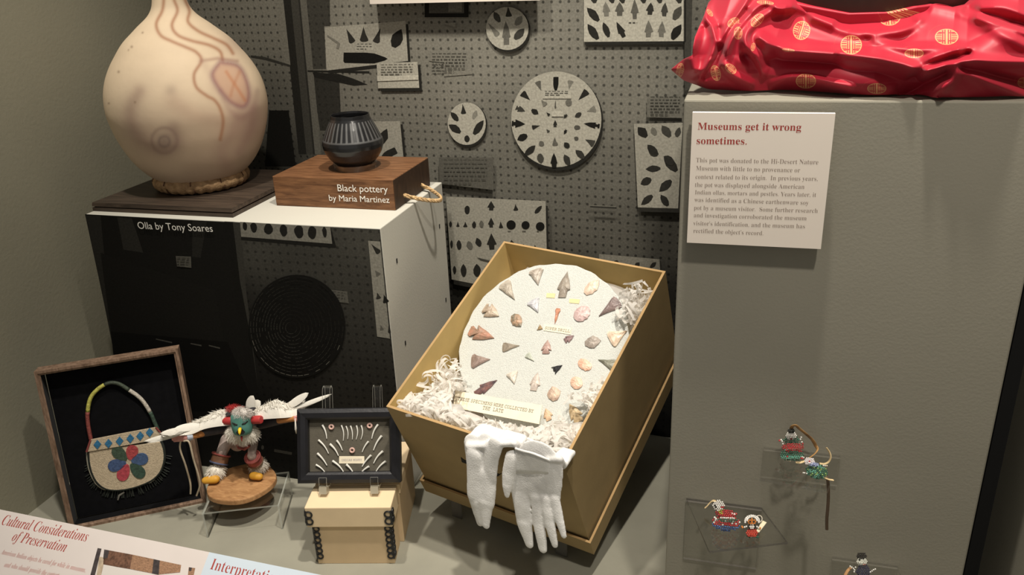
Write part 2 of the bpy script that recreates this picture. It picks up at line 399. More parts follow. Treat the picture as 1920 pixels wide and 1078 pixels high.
mur.poly([(855, -40), (1150, -40), (1150, 115), (855, 115)], .012, 0, a); mur.poly([(885, -40), (1120, -40), (1120, 88), (885, 88)], .085, 0, a); mur.poly([(1015, -40), (1105, -40), (1105, 80), (1015, 80)], .16, 0, a)
mur.poly([(975, 155), (1062, 150), (1064, 178), (1050, 180)], .20, 0, a)
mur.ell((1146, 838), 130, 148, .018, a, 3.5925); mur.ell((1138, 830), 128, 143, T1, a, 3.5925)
for t_, b_, w_, k in (((1110, 697), (1118, 766), 34, 'tri'), ((1030, 752), (1080, 812), 38, 'leaf'), ((1016, 836), (1096, 890), 50, 'leaf'), ((1252, 806), (1186, 902), 52, 'leaf'), ((1140, 908), (1140, 955), 36, 'oval')): mur.point(t_, b_, w_, .02, a, k)
mur.point((1205, 740), (1182, 800), 32, .2, a, 'leaf')
board([(450, 815), (690, 813), (714, 1070), (440, 1075)], .30, a)
mur.point((603, 863), (552, 978), 62, .02, a, 'leaf'); mur.point((560, 1062), (664, 1008), 50, .02, a, 'blunt')
# round board at the top, tray of points
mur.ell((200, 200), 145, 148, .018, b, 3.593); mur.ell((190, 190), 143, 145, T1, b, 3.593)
for t_, b_, w_, tn, k in (((100, 78), (140, 148), 45, .05, 'leaf'), ((195, 42), (200, 112), 44, .035, 'tri'), ((58, 150), (130, 240), 40, .15, 'tri'), ((180, 140), (186, 300), 66, .11, 'stem'), ((290, 105), (245, 168), 50, .14, 'leaf'), ((305, 190), (240, 262), 52, .04, 'leaf')): mur.point(t_, b_, w_, tn, b, k)

board([(705, -120), (1385, -120), (1385, 275), (705, 280)], .40, b, 2, 6)
for x0, t_, b_, w_, tn in ((0, (725, 50), (805, 140), 56, .022), (0, (850, 10), (858, 110), 56, .16), (0, (945, 12), (945, 106), 64, .09), (0, (1045, -10), (1047, 128), 52, .10), (0, (1155, 15), (1148, 98), 60, .03), (0, (1252, 15), (1245, 108), 52, .05), (0, (1360, 40), (1310, 132), 54, .06),
                           (0, (730, 160), (800, 262), 56, .02), (0, (835, 148), (872, 248), 46, .022), (0, (925, 145), (975, 248), 50, .02), (0, (1140, 135), (1140, 248), 58, .13), (0, (1232, 140), (1225, 246), 58, .14), (0, (1360, 162), (1298, 262), 58, .014)):
    mur.point(t_, b_, w_, tn, b, 'stem' if 840 < t_[0] < 1300 else 'leaf')
for x in (760, 880, 950, 1090, 1200, 1330): mur.point((x, -70), (x + 20, 18), 50, .03, b, 'leaf')
mur.lines(b((1000, 140)), b((1105, 140)), 6, 1, .05)
# great round board
CX, CY = 520, 800
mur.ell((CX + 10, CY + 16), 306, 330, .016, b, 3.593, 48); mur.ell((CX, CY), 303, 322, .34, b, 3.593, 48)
for t_, b_, w_, tn, k in (((517, 618), (517, 515), 36, .008, 'blunt'), ((420, 610), (395, 545), 42, .09, 'tri'), ((605, 600), (618, 540), 42, .16, 'tri'), ((668, 672), (728, 610), 50, .018, 'tri'), ((345, 672), (290, 622), 50, .018, 'tri'),
                          ((312, 748), (250, 722), 46, .04, 'notch'), ((400, 765), (355, 735), 38, .018, 'leaf'), ((312, 832), (222, 828), 56, .01, 'notch'), ((412, 842), (358, 856), 34, .02, 'tri'), ((258, 938), (325, 908), 48, .012, 'leaf'),
                          ((705, 828), (812, 845), 44, .010, 'notch'), ((725, 748), (785, 728), 44, .16, 'tri'), ((645, 785), (688, 758), 36, .03, 'leaf'), ((640, 855), (682, 855), 34, .07, 'oval'), ((640, 920), (668, 935), 30, .07, 'leaf'), ((715, 935), (775, 965), 50, .04, 'tri'),
                          ((650, 1005), (708, 1062), 46, .03, 'leaf'), ((380, 975), (312, 1040), 46, .02, 'leaf'), ((515, 672), (515, 725), 12, .07, 'drill'), ((513, 805), (513, 850), 28, .02, 'notch'), ((572, 900), (588, 870), 24, .012, 'notch'),
                          ((455, 865), (470, 885), 22, .05, 'tri'), ((420, 668), (450, 705), 36, .15, 'tri'), ((600, 710), (608, 665), 44, .12, 'oval'), ((510, 920), (512, 975), 38, .1, 'tri'), ((575, 955), (605, 990), 40, .018, 'leaf'), ((410, 975), (432, 950), 36, .1, 'oval'),
                          ((420, 1095), (410, 1030), 46, .05, 'leaf'), ((505, 1025), (507, 1125), 50, .010, 'stem'), ((575, 1035), (608, 1105), 44, .03, 'leaf'), ((455, 752), (475, 772), 20, .02, 'tri'), ((570, 790), (592, 768), 24, .02, 'notch'), ((1, 1), (2, 2), 1, .1, 'tri')):
    if t_ != (1, 1): mur.point(t_, b_, w_, tn, b, k)
mur.poly([(430, 608), (620, 606), (622, 660), (430, 660)], .38, 0, b); mur.lines(b((435, 606)), b((618, 606)), 10, 3, .1)
mur.poly([(490, 745), (570, 745), (570, 780), (490, 780)], .40, 0, b)
# captions and boards at the right
mur.poly([(1130, 660), (1370, 645), (1370, 790), (1130, 785)], .12, 0, b); mur.lines(b((1140, 640)), b((1375, 640)), 38, 7, .04)
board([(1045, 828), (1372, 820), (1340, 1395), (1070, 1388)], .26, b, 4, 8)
dd = d
for t_, b_, w_, tn in (((1640, 40), (1735, 150), 70, .02), ((1510, 135), (1618, 130), 48, .02), ((1475, 245), (1550, 205), 60, .02), ((1608, 298), (1695, 215), 62, .02), ((1478, 392), (1560, 325), 52, .02), ((1620, 318), (1672, 398), 52, .018), ((1530, -10), (1600, 35), 60, .03)): mur.point(t_, b_, w_, tn, dd, 'leaf')
for t_, b_, w_, tn in (((1070, 850), (1130, 915), 60, .015), ((1165, 850), (1190, 905), 42, .12), ((1232, 838), (1288, 915), 56, .04), ((1135, 968), (1200, 1035), 56, .018), ((1352, 850), (1330, 915), 40, .04), ((1250, 1042), (1310, 1100), 60, .02)): mur.point(t_, b_, w_, tn, b, 'leaf')
mur.poly([(25, 50), (418, 52), (418, 285), (30, 240)], .088, 0, d); mur.lines(d((40, 55)), d((410, 55)), 50, 7, .06)
mur.poly([(1110, 390), (1300, 398), (1300, 406), (1110, 398)], .14, 0, d); mur.poly([(1115, 396), (1305, 405), (1305, 418), (1115, 408)], .03, 0, d)
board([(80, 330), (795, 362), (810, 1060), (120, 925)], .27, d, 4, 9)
for t_, b_, w_, k in (((232, 395), (232, 458), 42, 'oval'), ((404, 362), (404, 430), 52, 'stem'), ((578, 382), (583, 432), 34, 'tri'), ((768, 395), (720, 450), 34, 'leaf'), ((165, 510), (165, 548), 24, 'tri'), ((218, 510), (220, 550), 32, 'tri'), ((282, 505), (282, 558), 32, 'leaf'), ((404, 480), (404, 552), 44, 'stem'), ((472, 508), (476, 557), 30, 'tri'),
                      ((113, 505), (113, 550), 20, 'leaf'), ((172, 640), (175, 712), 40, 'leaf'), ((300, 625), (325, 688), 44, 'leaf'), ((405, 592), (410, 710), 68, 'stem'), ((550, 640), (552, 670), 40, 'tri'), ((205, 812), (208, 905), 42, 'leaf'), ((300, 812), (305, 905), 56, 'leaf'), ((140, 825), (142, 885), 26, 'leaf'), ((120, 640), (120, 700), 20, 'leaf'), ((718, 678), (720, 700), 26, 'tri'), ((635, 668), (636, 690), 26, 'tri')): mur.point(t_, b_, w_, .018, d, k)
mur.point((332, 500), (338, 552), 34, .10, d, 'leaf'); mur.point((240, 648), (260, 708), 46, .10, d, 'leaf')
for cx in ((548, 532, 33), (652, 534, 29), (757, 543, 31)): mur.ell(cx[:2], cx[2], cx[2], .008, d, 3.85); mur.lines(d((cx[0] - 28, 568)), d((cx[0] + 28, 568)), 5, 1, .1)
mur.poly([(300, 765), (400, 790), (390, 800), (330, 785)], .05, 0, d)
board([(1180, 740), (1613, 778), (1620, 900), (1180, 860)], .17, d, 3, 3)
for t_, b_, w_ in (((1310, 785), (1300, 815), 40), ((1470, 800), (1440, 835), 36), ((1590, 798), (1548, 838), 32)): mur.point(t_, b_, w_, .018, d, 'leaf')
mur.poly([(1385, -60), (1440, -60), (1425, 600), (1388, 600)], .045, 0, b); mur.poly([(1385, -60), (1397, -60), (1395, 280), (1385, 280)], .012, 0, b)
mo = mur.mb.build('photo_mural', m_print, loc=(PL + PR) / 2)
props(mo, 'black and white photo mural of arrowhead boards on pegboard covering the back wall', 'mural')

# hanging sign panel near the top
A1, B1 = onP(694, 10, WP + WN * .034, WN), onP(1012, -2, WP + WN * .034, WN)
ex = (B1 - A1); ex.z = 0; L1 = ex.length; ex.normalize()
z1 = (A1.z + B1.z) / 2
hs = MB().box((0, 0, z1), (L1, .005, z1 + .12), T=lambda x, y, z: Vector((A1.x, A1.y, 0)) + ex * x - WN * y + Vector((0, 0, z)))
t = thing('sign_panel', 'white sign panel hanging high on the back wall, lower edge showing', 'sign', (A1 + B1) / 2)
hs.build('board', m_card, t)
for x in (.04, L1 - .04):
    mp = MB(); mp.box((x - .012, .005, z1 + .05), (x + .012, .0305, z1 + .1), T=lambda x, y, z: Vector((A1.x, A1.y, 0)) + ex * x - WN * y + Vector((0, 0, z)))
    mp.build('mounting_block', m_card, t)

# ================================================================== LEFT PLINTH WITH OLLA AND BLACK POT
PX0, PX1, PY0, PY1, PZ = -1.088, -.533, 1.117, 1.40, .498
t = thing('display_plinth', 'low white-topped display plinth with photo print on its front', 'plinth', ((PX0 + PX1) / 2, (PY0 + PY1) / 2, 0))
MB().box((PX0, PY0, 0), (PX1, PY1, PZ)).build('plinth_body', m_white, t, bevel=.0015)
FN = Vector((0, -1, 0)); fp = Vector((PX0, PY0 - .0012, 0))
pf = Print(fp, FN)
sam = [(200, 440, .012), (240, 440, .02), (330, 520, .006), (420, 560, .012), (420, 640, .006), (260, 620, .006), (480, 470, .05), (560, 480, .038), (680, 450, .055), (640, 520, .04), (690, 560, .035), (700, 640, .03), (560, 700, .010), (470, 640, .010), (700, 740, .014), (500, 800, .004), (600, 900, .003), (300, 800, .004), (440, 780, .004), (690, 690, .02)]
q = Vector((PX0 + .0005, PY0 - .0012, .0)); q2 = Vector((PX1 - .0005, PY0 - .0012, 0))
pf.field(q, q2, q + Vector((0, 0, PZ - .0015)), 50, 45, sam, .75)
e = zm(130, 380, 2.56)
pf.poly([(75, 55), (790, 95), (905, 900), (600, 1400), (300, 1100)], .0075, 0, e)
pf.poly([(78, 60), (150, 62), (210, 700), (170, 500)], .02, 0, e)
pf.poly([(230, 70), (300, 75), (355, 240), (260, 225)], .022, 0, e); pf.poly([(590, 85), (660, 90), (630, 265), (590, 260)], .016, 0, e)
pf.poly([(150, 240), (700, 420), (745, 675), (200, 620)], .0085, 0, e); pf.poly([(200, 618), (760, 668), (900, 1000), (240, 1000)], .004, 0, e)
pf.poly([(745, 90), (790, 92), (905, 900), (860, 900)], .007, 0, e); pf.poly([(785, 92), (822, 95), (850, 430), (905, 880), (870, 640), (820, 380)], .035, 0, e)
pf.poly([(820, 92), (1255, 118), (1282, 215), (1262, 215), (825, 178)], .01, 0, e); pf.poly([(820, 92), (1253, 118), (1262, 197), (825, 163)], .17, 0, e)
for x, w, h in ((842, 22, 40), (885, 34, 48), (955, 44, 52), (1028, 36, 58), (1102, 46, 62), (1165, 42, 62), (1225, 22, 50)):
    y0 = 92 + (x - 820) * .06; pf.point((x + 4, y0 + h), (x - 2, y0), w, .012, e, 'oval')
pf.poly([(1435, 182), (1492, 186), (1540, 652), (1478, 642)], .21, 0, e)
for t_, b_, w_, tn in (((1450, 198), (1488, 242), 26, .02), ((1468, 325), (1486, 350), 26, .1), ((1478, 430), (1486, 462), 24, .03), ((1510, 440), (1522, 480), 30, .012), ((1495, 585), (1502, 612), 18, .1), ((1534, 575), (1538, 625), 14, .02)): pf.point(t_, b_, w_, tn, e, 'tri')
for px_ in ([(512, 255), (585, 258), (587, 312), (518, 305)], [(1235, 415), (1335, 425), (1342, 482), (1245, 470)]): pf.poly(px_, .085, 0, e)
pf.lines(e((1240, 418)), e((1335, 428)), 20, 4, .05); pf.lines(e((515, 258)), e((585, 262)), 18, 4, .05)
pf.ell((1095, 592), 232, 248, .006, e, 2.56, 48)
for k in range(13):       # coils of the printed basket
    r = .96 - k * .07; n = 48
    for i in range(n):
        if RND.random() < .25: continue
        u0, u1 = 2 * math.pi * i / n, 2 * math.pi * (i + .8) / n
        cx, cy = 1095 - (1 - r) * 10, 592 - (1 - r) * 10; g = 1.6
        pts = [(cx + (232 * r - s_) * math.cos(u), cy + (248 * r - s_) * math.sin(u)) for u, s_ in ((u0, 0), (u1, 0), (u1, 2.6), (u0, 2.6))]
        br = .026 + .016 * math.sin(u0 - .6) + (.10 if k == 0 and math.sin(u0) > .3 else 0)
        pf.poly(pts, br, 0, e)
for a_, b_ in (((443, 634), (520, 650)), ((608, 655), (660, 664)), ((695, 664), (748, 676))): pf.poly([a_, b_, (b_[0], b_[1] + 7), (a_[0], a_[1] + 5)], .06, 0, e)
pf.poly([(523, 833), (556, 839), (555, 844), (522, 838)], .05); pf.ell((501, 830), 2.5, 4, .07); pf.ell((523, 876), 5, 3, .03)
po = pf.mb.build('photo_print', m_print, t, label='dark black and white photo print of a basket and pegboard')
lettering('lettering', [('Olla by Tony Soares', PLAIN, onY(261, 428, PY0 - .002), onY(401, 434, PY0 - .002), (0, 0, 1))], m_whiteink, t, .0022)
for x, y in ((744, 489), (824, 424), (836, 562), (760, 643)):
    P = onX(x, y, PX1 + .0004); MB().box((P.x, P.y - .0018, P.z - .004), (P.x + .0006, P.y + .0018, P.z + .004)).build('screw_hole', m_black, t)

# dark wood plinth board under the olla
m_dark = wood('dark_stained_wood', (.030, .022, .017), (.085, .060, .043), 7, (2, 20, 20), .45)
m_block = wood('brown_wood', (.085, .036, .016), (.24, .115, .052), 8, (2.5, 24, 24), .42)
t = thing('wooden_board', 'dark stained wooden board with moulded edge under the large olla', 'wooden base', (-.948, 1.26, PZ))

bb = MB(); x0, x1, y0, y1 = -1.0875, -.807, 1.1345, 1.396
for (i0, z0, i1, z1) in ((0, 0, 0, .0065), (.003, .0065, .003, .009), (.0, .009, .001, .0155)):
    bb.hexa([(x0 + i0, y0 + i0, PZ + z0), (x1 - i0, y0 + i0, PZ + z0), (x1 - i0, y1 - i0, PZ + z0), (x0 + i0, y1 - i0, PZ + z0), (x0 + i1, y0 + i1, PZ + z1), (x1 - i1, y0 + i1, PZ + z1), (x1 - i1, y1 - i1, PZ + z1), (x0 + i1, y1 - i1, PZ + z1)])
bb.build('moulded_board', m_dark, t)
BZ = PZ + .0155

# woven ring
RC = Vector((-.957, 1.273, BZ))
m_ring = M('woven_ring', (.36, .21, .10), .7, .3, 60, .6, 400, c2=(.52, .34, .18))
rg = MB(); n, k = 120, 14
vs = []
for i in range(n):
    u = 2 * math.pi * i / n
    for j in range(k):
        w = 2 * math.pi * j / k; r = .0150 * (1 + .09 * math.cos(30 * u + w * 1.0))
        vs.append(RC + Vector(((.070 + r * math.cos(w)) * math.cos(u), (.070 + r * math.cos(w)) * math.sin(u), .0150 + r * math.sin(w) * .95)))
rg.add(vs, [(i * k + j, ((i + 1) % n) * k + j, ((i + 1) % n) * k + (j + 1) % k, i * k + (j + 1) % k) for i in range(n) for j in range(k)])
ro = rg.build('pot_ring', m_ring, loc=RC, smooth=True); props(ro, 'coiled basketry ring holding the large cream olla upright', 'pot ring')
m_lash = M('dark_lashing', (.12, .055, .03), .8)
for i in range(30):
    u = 2 * math.pi * (i + .5) / 30 ; c0 = RC + Vector((.070 * math.cos(u), .070 * math.sin(u), .0150)); rad = Vector((math.cos(u), math.sin(u), 0)); tg = Vector((-math.sin(u), math.cos(u), 0))
    pts = [c0 + (rad * math.cos(w) + Vector((0, 0, .95)) * math.sin(w)) * .0152 + tg * (.003 * (w / math.pi - 1)) for w in np.linspace(0.2, 2 * math.pi - .2, 14)]
    if i % 3 == 0: MB().tube(pts, .0009, 5).build('lashing', m_lash, ro, smooth=True)

# the olla
OC = Vector((RC.x, RC.y, 0)); g1 = zm(0, 0, 2.45)
rows = [(-30, 700, 852), (0, 690, 852), (30, 685, 862), (55, 678, 884), (80, 668, 920), (110, 645, 978), (140, 620, 1022), (170, 588, 1062), (200, 561, 1092), (240, 538, 1128), (270, 521, 1155), (305, 504, 1180), (340, 491, 1200), (380, 483, 1219), (420, 480, 1231),
        (460, 482, 1238), (500, 488, 1240), (545, 503, 1234), (590, 520, 1225), (635, 543, 1210), (680, 570, 1193), (720, 600, 1170), (760, 640, 1140), (800, 700, 1096), (825, 760, 1040)]
prof = []
for y, xl, xr in rows:
    Lp, Rp = onY(*g1((xl, y)), OC.y), onY(*g1((xr, y)), OC.y); prof.append(((Rp - Lp).length / 2 * math.cos(math.atan2(OC.x, OC.y)), (Lp.z + Rp.z) / 2))
prof = prof[::-1]
P2 = []
for i in range(len(prof) - 1):            # smooth the silhouette
    for s_ in range(8):
        u = s_ / 8; p = [prof[max(0, min(len(prof) - 1, i + k))] for k in (-1, 0, 1, 2)]
        f = lambda k: .5 * (2 * p[1][k] + (p[2][k] - p[0][k]) * u + (2 * p[0][k] - 5 * p[1][k] + 4 * p[2][k] - p[3][k]) * u * u + (3 * p[1][k] - p[0][k] - 3 * p[2][k] + p[3][k]) * u ** 3)
        P2.append((f(0), f(1)))
zs = np.array([z for r, z in P2]); rs = np.array([r for r, z in P2])
kern = np.ones(9) / 9
rs = np.convolve(np.pad(rs, 4, mode='edge'), kern, 'valid'); zs2 = np.convolve(np.pad(zs, 4, mode='edge'), kern, 'valid')
P2 = [(.0, zs2[0] - .002), (rs[0] * .6, zs2[0] - .001)] + list(zip(rs, zs2))
ztop = P2[-1][1]; rt_ = P2[-1][0]
P2 += [(rt_ * 1.05, ztop + .012), (rt_ * 1.18, ztop + .026), (rt_ * 1.25, ztop + .034), (rt_ * 1.2, ztop + .037), (rt_ * 1.05, ztop + .028), (rt_ * .85, ztop), (rt_ * .8, ztop - .05), (.05, ztop - .09)]
front = math.atan2(-OC.y, -OC.x)
angs = [front + s_ for s_ in np.linspace(-1.75, 1.75, 420)] + [front + s_ for s_ in np.linspace(1.75, 2 * math.pi - 1.75, 62)[1:-1]]
ol = MB(); ol.lathe(P2, OC, angs=angs)
V = np.array([tuple(p) for p in ol.v]); rel = V - np.array(EYEP); zc = rel @ np.array(FW)
xy = np.stack([960 + FPX * (rel @ np.array(RT)) / zc, 539 - FPX * (rel @ np.array(UP)) / zc], 1) * 2.45
facing = ((V[:, :2] - np.array(OC)[:2]) @ np.array([-OC.x, -OC.y])) > -.03
def dseg(pl, close=False):
    pl = np.array(pl + ([pl[0]] if close else []), float); D = np.full(len(xy), 1e9)
    for a_, b_ in zip(pl[:-1], pl[1:]):
        ab = b_ - a_; u = np.clip(((xy - a_) @ ab) / (ab @ ab), 0, 1); D = np.minimum(D, np.hypot(*(xy - a_ - u[:, None] * ab).T))
    return D
def inside(pl):
    pl = np.array(pl, float); r = np.zeros(len(xy), bool)
    for a_, b_ in zip(pl, np.roll(pl, -1, 0)):
        c_ = (a_[1] > xy[:, 1]) != (b_[1] > xy[:, 1]); xx = (b_[0] - a_[0]) * (xy[:, 1] - a_[1]) / (b_[1] - a_[1] + 1e-9) + a_[0]
        r ^= c_ & (xy[:, 0] < xx)
    return r
def curve(p, n=8):
    p = np.array(p, float); out = []
    for i in range(len(p) - 1):
        q_ = [p[max(0, min(len(p) - 1, i + k))] for k in (-1, 0, 1, 2)]
        for s_ in range(n):
            u = s_ / n; out.append(tuple(.5 * (2 * q_[1] + (q_[2] - q_[0]) * u + (2 * q_[0] - 5 * q_[1] + 4 * q_[2] - q_[3]) * u * u + (3 * q_[1] - q_[0] - 3 * q_[2] + q_[3]) * u ** 3)))
    return out + [tuple(p[-1])]
C = np.tile(np.array([.80, .64, .455]), (len(V), 1))
def tint(w, c):
    global C
    w = np.clip(w, 0, 1)[:, None] * facing[:, None]; C = C * (1 - w) + np.array(c) * w
gs = lambda d, s_: np.exp(-(d / s_) ** 2)
pt = lambda x, y: np.hypot(xy[:, 0] - x, xy[:, 1] - y)
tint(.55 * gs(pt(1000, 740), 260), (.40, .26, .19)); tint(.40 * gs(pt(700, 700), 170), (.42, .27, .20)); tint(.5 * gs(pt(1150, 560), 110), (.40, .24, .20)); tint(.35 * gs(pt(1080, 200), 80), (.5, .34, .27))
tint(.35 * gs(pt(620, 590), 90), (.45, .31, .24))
tint(.55 * gs(dseg(curve([(640, 420), (600, 500), (612, 590), (685, 670), (770, 690), (815, 650), (800, 590)])), 34), (.36, .23, .18))
tint(.5 * gs(pt(755, 645), 42), (.25, .17, .15)); tint(.5 * gs(np.abs(pt(755, 645) - 58), 9), (.32, .21, .17)); tint(.45 * gs(np.abs(pt(755, 650) - 24), 7), (.22, .15, .14))
tint(.45 * gs(pt(785, 415), 28), (.36, .26, .2)); tint(.4 * gs(dseg([(800, 470), (880, 530), (1000, 560)]), 40), (.50, .33, .24))
tint(.4 * gs(dseg(curve([(1100, 540), (1060, 620), (1020, 690), (1040, 760)])), 40), (.36, .21, .17)); tint(.4 * gs(dseg(curve([(1170, 500), (1150, 600), (1100, 700)])), 30), (.33, .18, .16))
BR = (.42, .20, .11)
L1_ = [(752, -40), (752, 0), (745, 50), (718, 110), (738, 162), (790, 190), (850, 215), (902, 240), (925, 280), (892, 340), (902, 400), (950, 440), (985, 460), (1012, 500), (1025, 560), (1012, 640)]
for pl, w in ((L1_, 9), ([(795, -40), (800, 0), (815, 50), (790, 115), (815, 160), (880, 187), (960, 207), (1010, 235), (1022, 275)], 9), ([(840, -40), (850, 0), (870, 50), (864, 100), (910, 142), (980, 175), (1040, 205), (1070, 245)], 9)):
    tint(.8 * gs(dseg(curve(pl)), w), BR)
tint(.5 * gs(dseg([(925, 280), (1000, 268), (1090, 280)]), 9), (.34, .17, .13))
tint(.25 * gs(dseg(curve([(925, 280), (960, 330), (985, 400)])), 22), (.4, .25, .2))
sn = curve([(1010, 285), (975, 340), (1000, 400), (1060, 470), (1120, 490), (1145, 440), (1130, 360), (1090, 300), (1010, 285)])
tint(.5 * inside(sn), (.52, .24, .16)); tint(.6 * gs(dseg(sn), 13), (.27, .12, .14))
tint(.5 * gs(dseg(curve([(1040, 330), (1080, 390), (1125, 460)])), 9), (.55, .2, .08)); tint(.4 * gs(dseg(curve([(1100, 330), (1070, 400), (1060, 440)])), 9), (.5, .2, .1))
tint(.3 * gs(dseg(curve([(1010, 420), (1060, 510), (1110, 540), (1160, 500), (1180, 420)])), 16), (.3, .15, .15))
for x, y, s_ in ((545, 330, 6), (605, 215, 6), (500, 475, 5), (620, 470, 5), (655, 150, 5), (590, 230, 4)): tint(.7 * gs(pt(x, y), s_), (.25, .16, .1))
ol.col = [(*c_, 1.) for c_ in C]
m_olla = attrmat('olla_clay', 'paint', .62, .07, 14, .12, 90, .25)
oo = ol.build('olla', m_olla, loc=(OC.x, OC.y, P2[0][1]), smooth=True)
props(oo, 'large cream clay olla painted with brown wavy lines and a serpent', 'pot')

# wooden block with rope handle
bx0, bx1, by0, by1, bz1 = -.7705, -.5475, 1.2115, 1.376, .5505
t = thing('wooden_riser', 'brown wooden block with rope handle under the small black pot', 'wooden block', ((bx0 + bx1) / 2, (by0 + by1) / 2, PZ))
MB().box((bx0, by0, PZ), (bx1, by1, bz1)).build('block', m_block, t, bevel=.0012)
m_end = wood('end_grain', (.028, .015, .009), (.062, .034, .019), 10, (20, 6, 3), .6)
MB().box((bx1 - .0005, by0 + .0012, PZ + .001), (bx1 + .0006, by1 - .0012, bz1 - .0012)).build('end_grain', m_end, t, label='darker end grain side')
lettering('lettering', [('Black pottery', PLAIN, onY(634, 358, by0), onY(728, 361, by0), (0, 0, 1)), ('by Maria Martinez', PLAIN, onY(618, 376, by0), onY(731, 380, by0), (0, 0, 1))], m_whiteink, t, .001)
ra, rb_ = onX(757, 366, bx1), onX(790, 347, bx1)
mid = (ra + rb_) / 2
pts = []
for i in range(15):
    u = i / 14; p = ra.lerp(rb_, u); k = math.sin(math.pi * u) ** .7; pts.append(p + Vector((.050 * k, 0, -.016 * k)))
pts = [ra + Vector((-.004, 0, 0))] + pts + [rb_ + Vector((-.004, 0, 0))]
pts = [tuple(p) for p in curve(pts, 5)]
rp_ = MB()
for ph in range(3):
    q_ = []
    for i, p in enumerate(pts):
        p = Vector(p); a_ = i * .55 + ph * 2.094; q_.append(p + Vector((.2, .75 * math.cos(a_), math.sin(a_))) * .0020)
    rp_.tube(q_, .0020, 7)
rp_.build('rope_handle', M('jute_rope', (.36, .22, .09), .85, .3, 300, .4, 900, c2=(.55, .38, .2)), t, smooth=True)

# black pot on its clear ring
BC = Vector((-.6475, 1.283, 0))
# ------------------------------------------------------------------
rim = onY(645, 214, BC.y); zt = rim.z
bp = [(0, .0), (.034, .0), (.037, .003), (.047, .013), (.054, .024), (.0575, .034), (.0585, .041), (.0575, .047), (.052, .059), (.046, .072), (.040, .083), (.0375, .088), (.0370, .0925), (.0368, .094), (.035, .094), (.0345, .090), (.036, .084), (.045, .070), (.053, .05), (.05, .03), (.0, .01)]
k = (zt - (bz1 + .0075)) / .094
pr = [(r * .9, bz1 + .0075 + z * k) for r, z in bp]
pr2 = []
for i in range(len(pr) - 1):
    for s_ in range(5): u = s_ / 5; pr2.append((pr[i][0] * (1 - u) + pr[i + 1][0] * u, pr[i][1] * (1 - u) + pr[i + 1][1] * u))
pr2.append(pr[-1])
bm_ = MB(); NB = 264; bm_.lathe(pr2, BC, NB, caps=False)
cols = []
for i, (r, z) in enumerate(pr2):
    hz = (z - bz1 - .0075) / k; outer = i < 5 * 12
    for j in range(NB):
        st = outer and .049 < hz < .083 and (j % 8) < 3
        ln = outer and (abs(hz - .049) < .0009)
        cols.append((.075, .075, .075, 1.) if (st or ln) else (.012, .012, .013, 0.))
bm_.col = cols
m_bp = attrmat('black_on_black', 'paint', .3, .1, 60, 0, spec=.6, rough_from_alpha=(.22, .55))
o = bm_.build('black_pot', m_bp, loc=(BC.x, BC.y, pr[0][1]), smooth=True, ang=50)
props(o, 'small polished black pot with incised stripes on the wooden block', 'pot')
rg = MB(); rg.lathe([(.034, 0), (.0365, 0), (.0385, .010), (.0355, .010), (.034, 0)], BC + Vector((0, 0, bz1 + .0003)), 64, caps=False)
o = rg.build('pot_ring', [acrylic('clear_ring', (.93, .93, .92), .5)], loc=(BC.x, BC.y, bz1), smooth=True, ang=30); props(o, 'clear acrylic ring under the small black pot', 'pot ring')

# ================================================================== TALL PLINTH, LABEL CARD, RED CLOTH, POT
TX0, TX1, TY0, TY1 = -.0575, .2785, .85, 1.33
TZ = onY(1284, 187, TY0).z
t = thing('tall_plinth', 'tall grey display plinth draped with red satin at the right', 'plinth', ((TX0 + TX1) / 2, (TY0 + TY1) / 2, 0))
MB().box((TX0, TY0, 0), (TX1, TY1, TZ)).build('plinth_body', m_ped, t, bevel=.002)
# label card on two small pads
cz0, cz1, cx0, cx1, cy = onY(1410, 459, .838).z, onY(1430, 211, .838).z, -.0475, .0858, .838
t = thing('label_card', 'white label card with red heading on the front of the tall plinth', 'label', ((cx0 + cx1) / 2, cy, cz0))
MB().box((cx0, cy - .003, cz0), (cx1, cy + .003, cz1)).build('card', m_card, t)
MB().box((cx0 + .04, cy + .003, cz0 + .04), (cx1 - .04, TY0 - .0001, cz1 - .04)).build('foam_pad', m_card, t)
cf = cy - .00304; zup = (0, 0, 1)
lettering('heading', [('Museums get it wrong', SERIF, onY(1308, 243, cf), onY(1502, 245, cf), zup), ('sometimes.', SERIF, onY(1306, 270, cf), onY(1400, 271, cf), zup)], m_redink, t)
BODY = [('This pot was donated to the Hi-Desert Nature', 1305, 304, 1534, 308), ('Museum with little to no provenance or', 1305, 319, 1500, 323), ('context related to its origin.  In previous years,', 1304, 335, 1533, 339),
        ('the pot was displayed alongside American', 1303, 350, 1508, 354), ('Indian ollas, mortars and pestles. Years later, it', 1303, 364, 1530, 369), ('was identified as a Chinese earthenware soy', 1302, 378, 1516, 384),
        ('pot by a museum visitor.  Some further research', 1301, 393, 1533, 399), ('and investigation corroborated the museum', 1301, 407, 1512, 413), ("visitor's identification, and the museum has", 1300, 422, 1509, 428), ("rectified the object's record.", 1300, 436, 1431, 441)]
lettering('paragraph', [(s_, SERIF, onY(a_, b_, cf), onY(c_, d_, cf), zup, 1.12) for s_, a_, b_, c_, d_ in BODY], m_greyink, t, .00007, -.010)

# dark earthenware pot inside the cloth
PC = Vector((.118, 1.03, TZ))
pot = MB(); pp = [(0, 0), (.06, 0), (.075, .01), (.105, .05), (.118, .09), (.115, .13), (.10, .165), (.07, .19), (.06, .20), (.065, .215), (.06, .217), (.052, .2), (0, .19)]
pot.lathe([(r, z) for r, z in pp], PC, 72)
o = pot.build('earthenware_pot', M('dark_earthenware', (.035, .020, .014), .4, .3, 20, .15, 60), smooth=True, loc=PC); props(o, 'dark brown earthenware pot rising behind the red satin cloth', 'pot')
o.modifiers.new('subd', 'SUBSURF').levels = 1

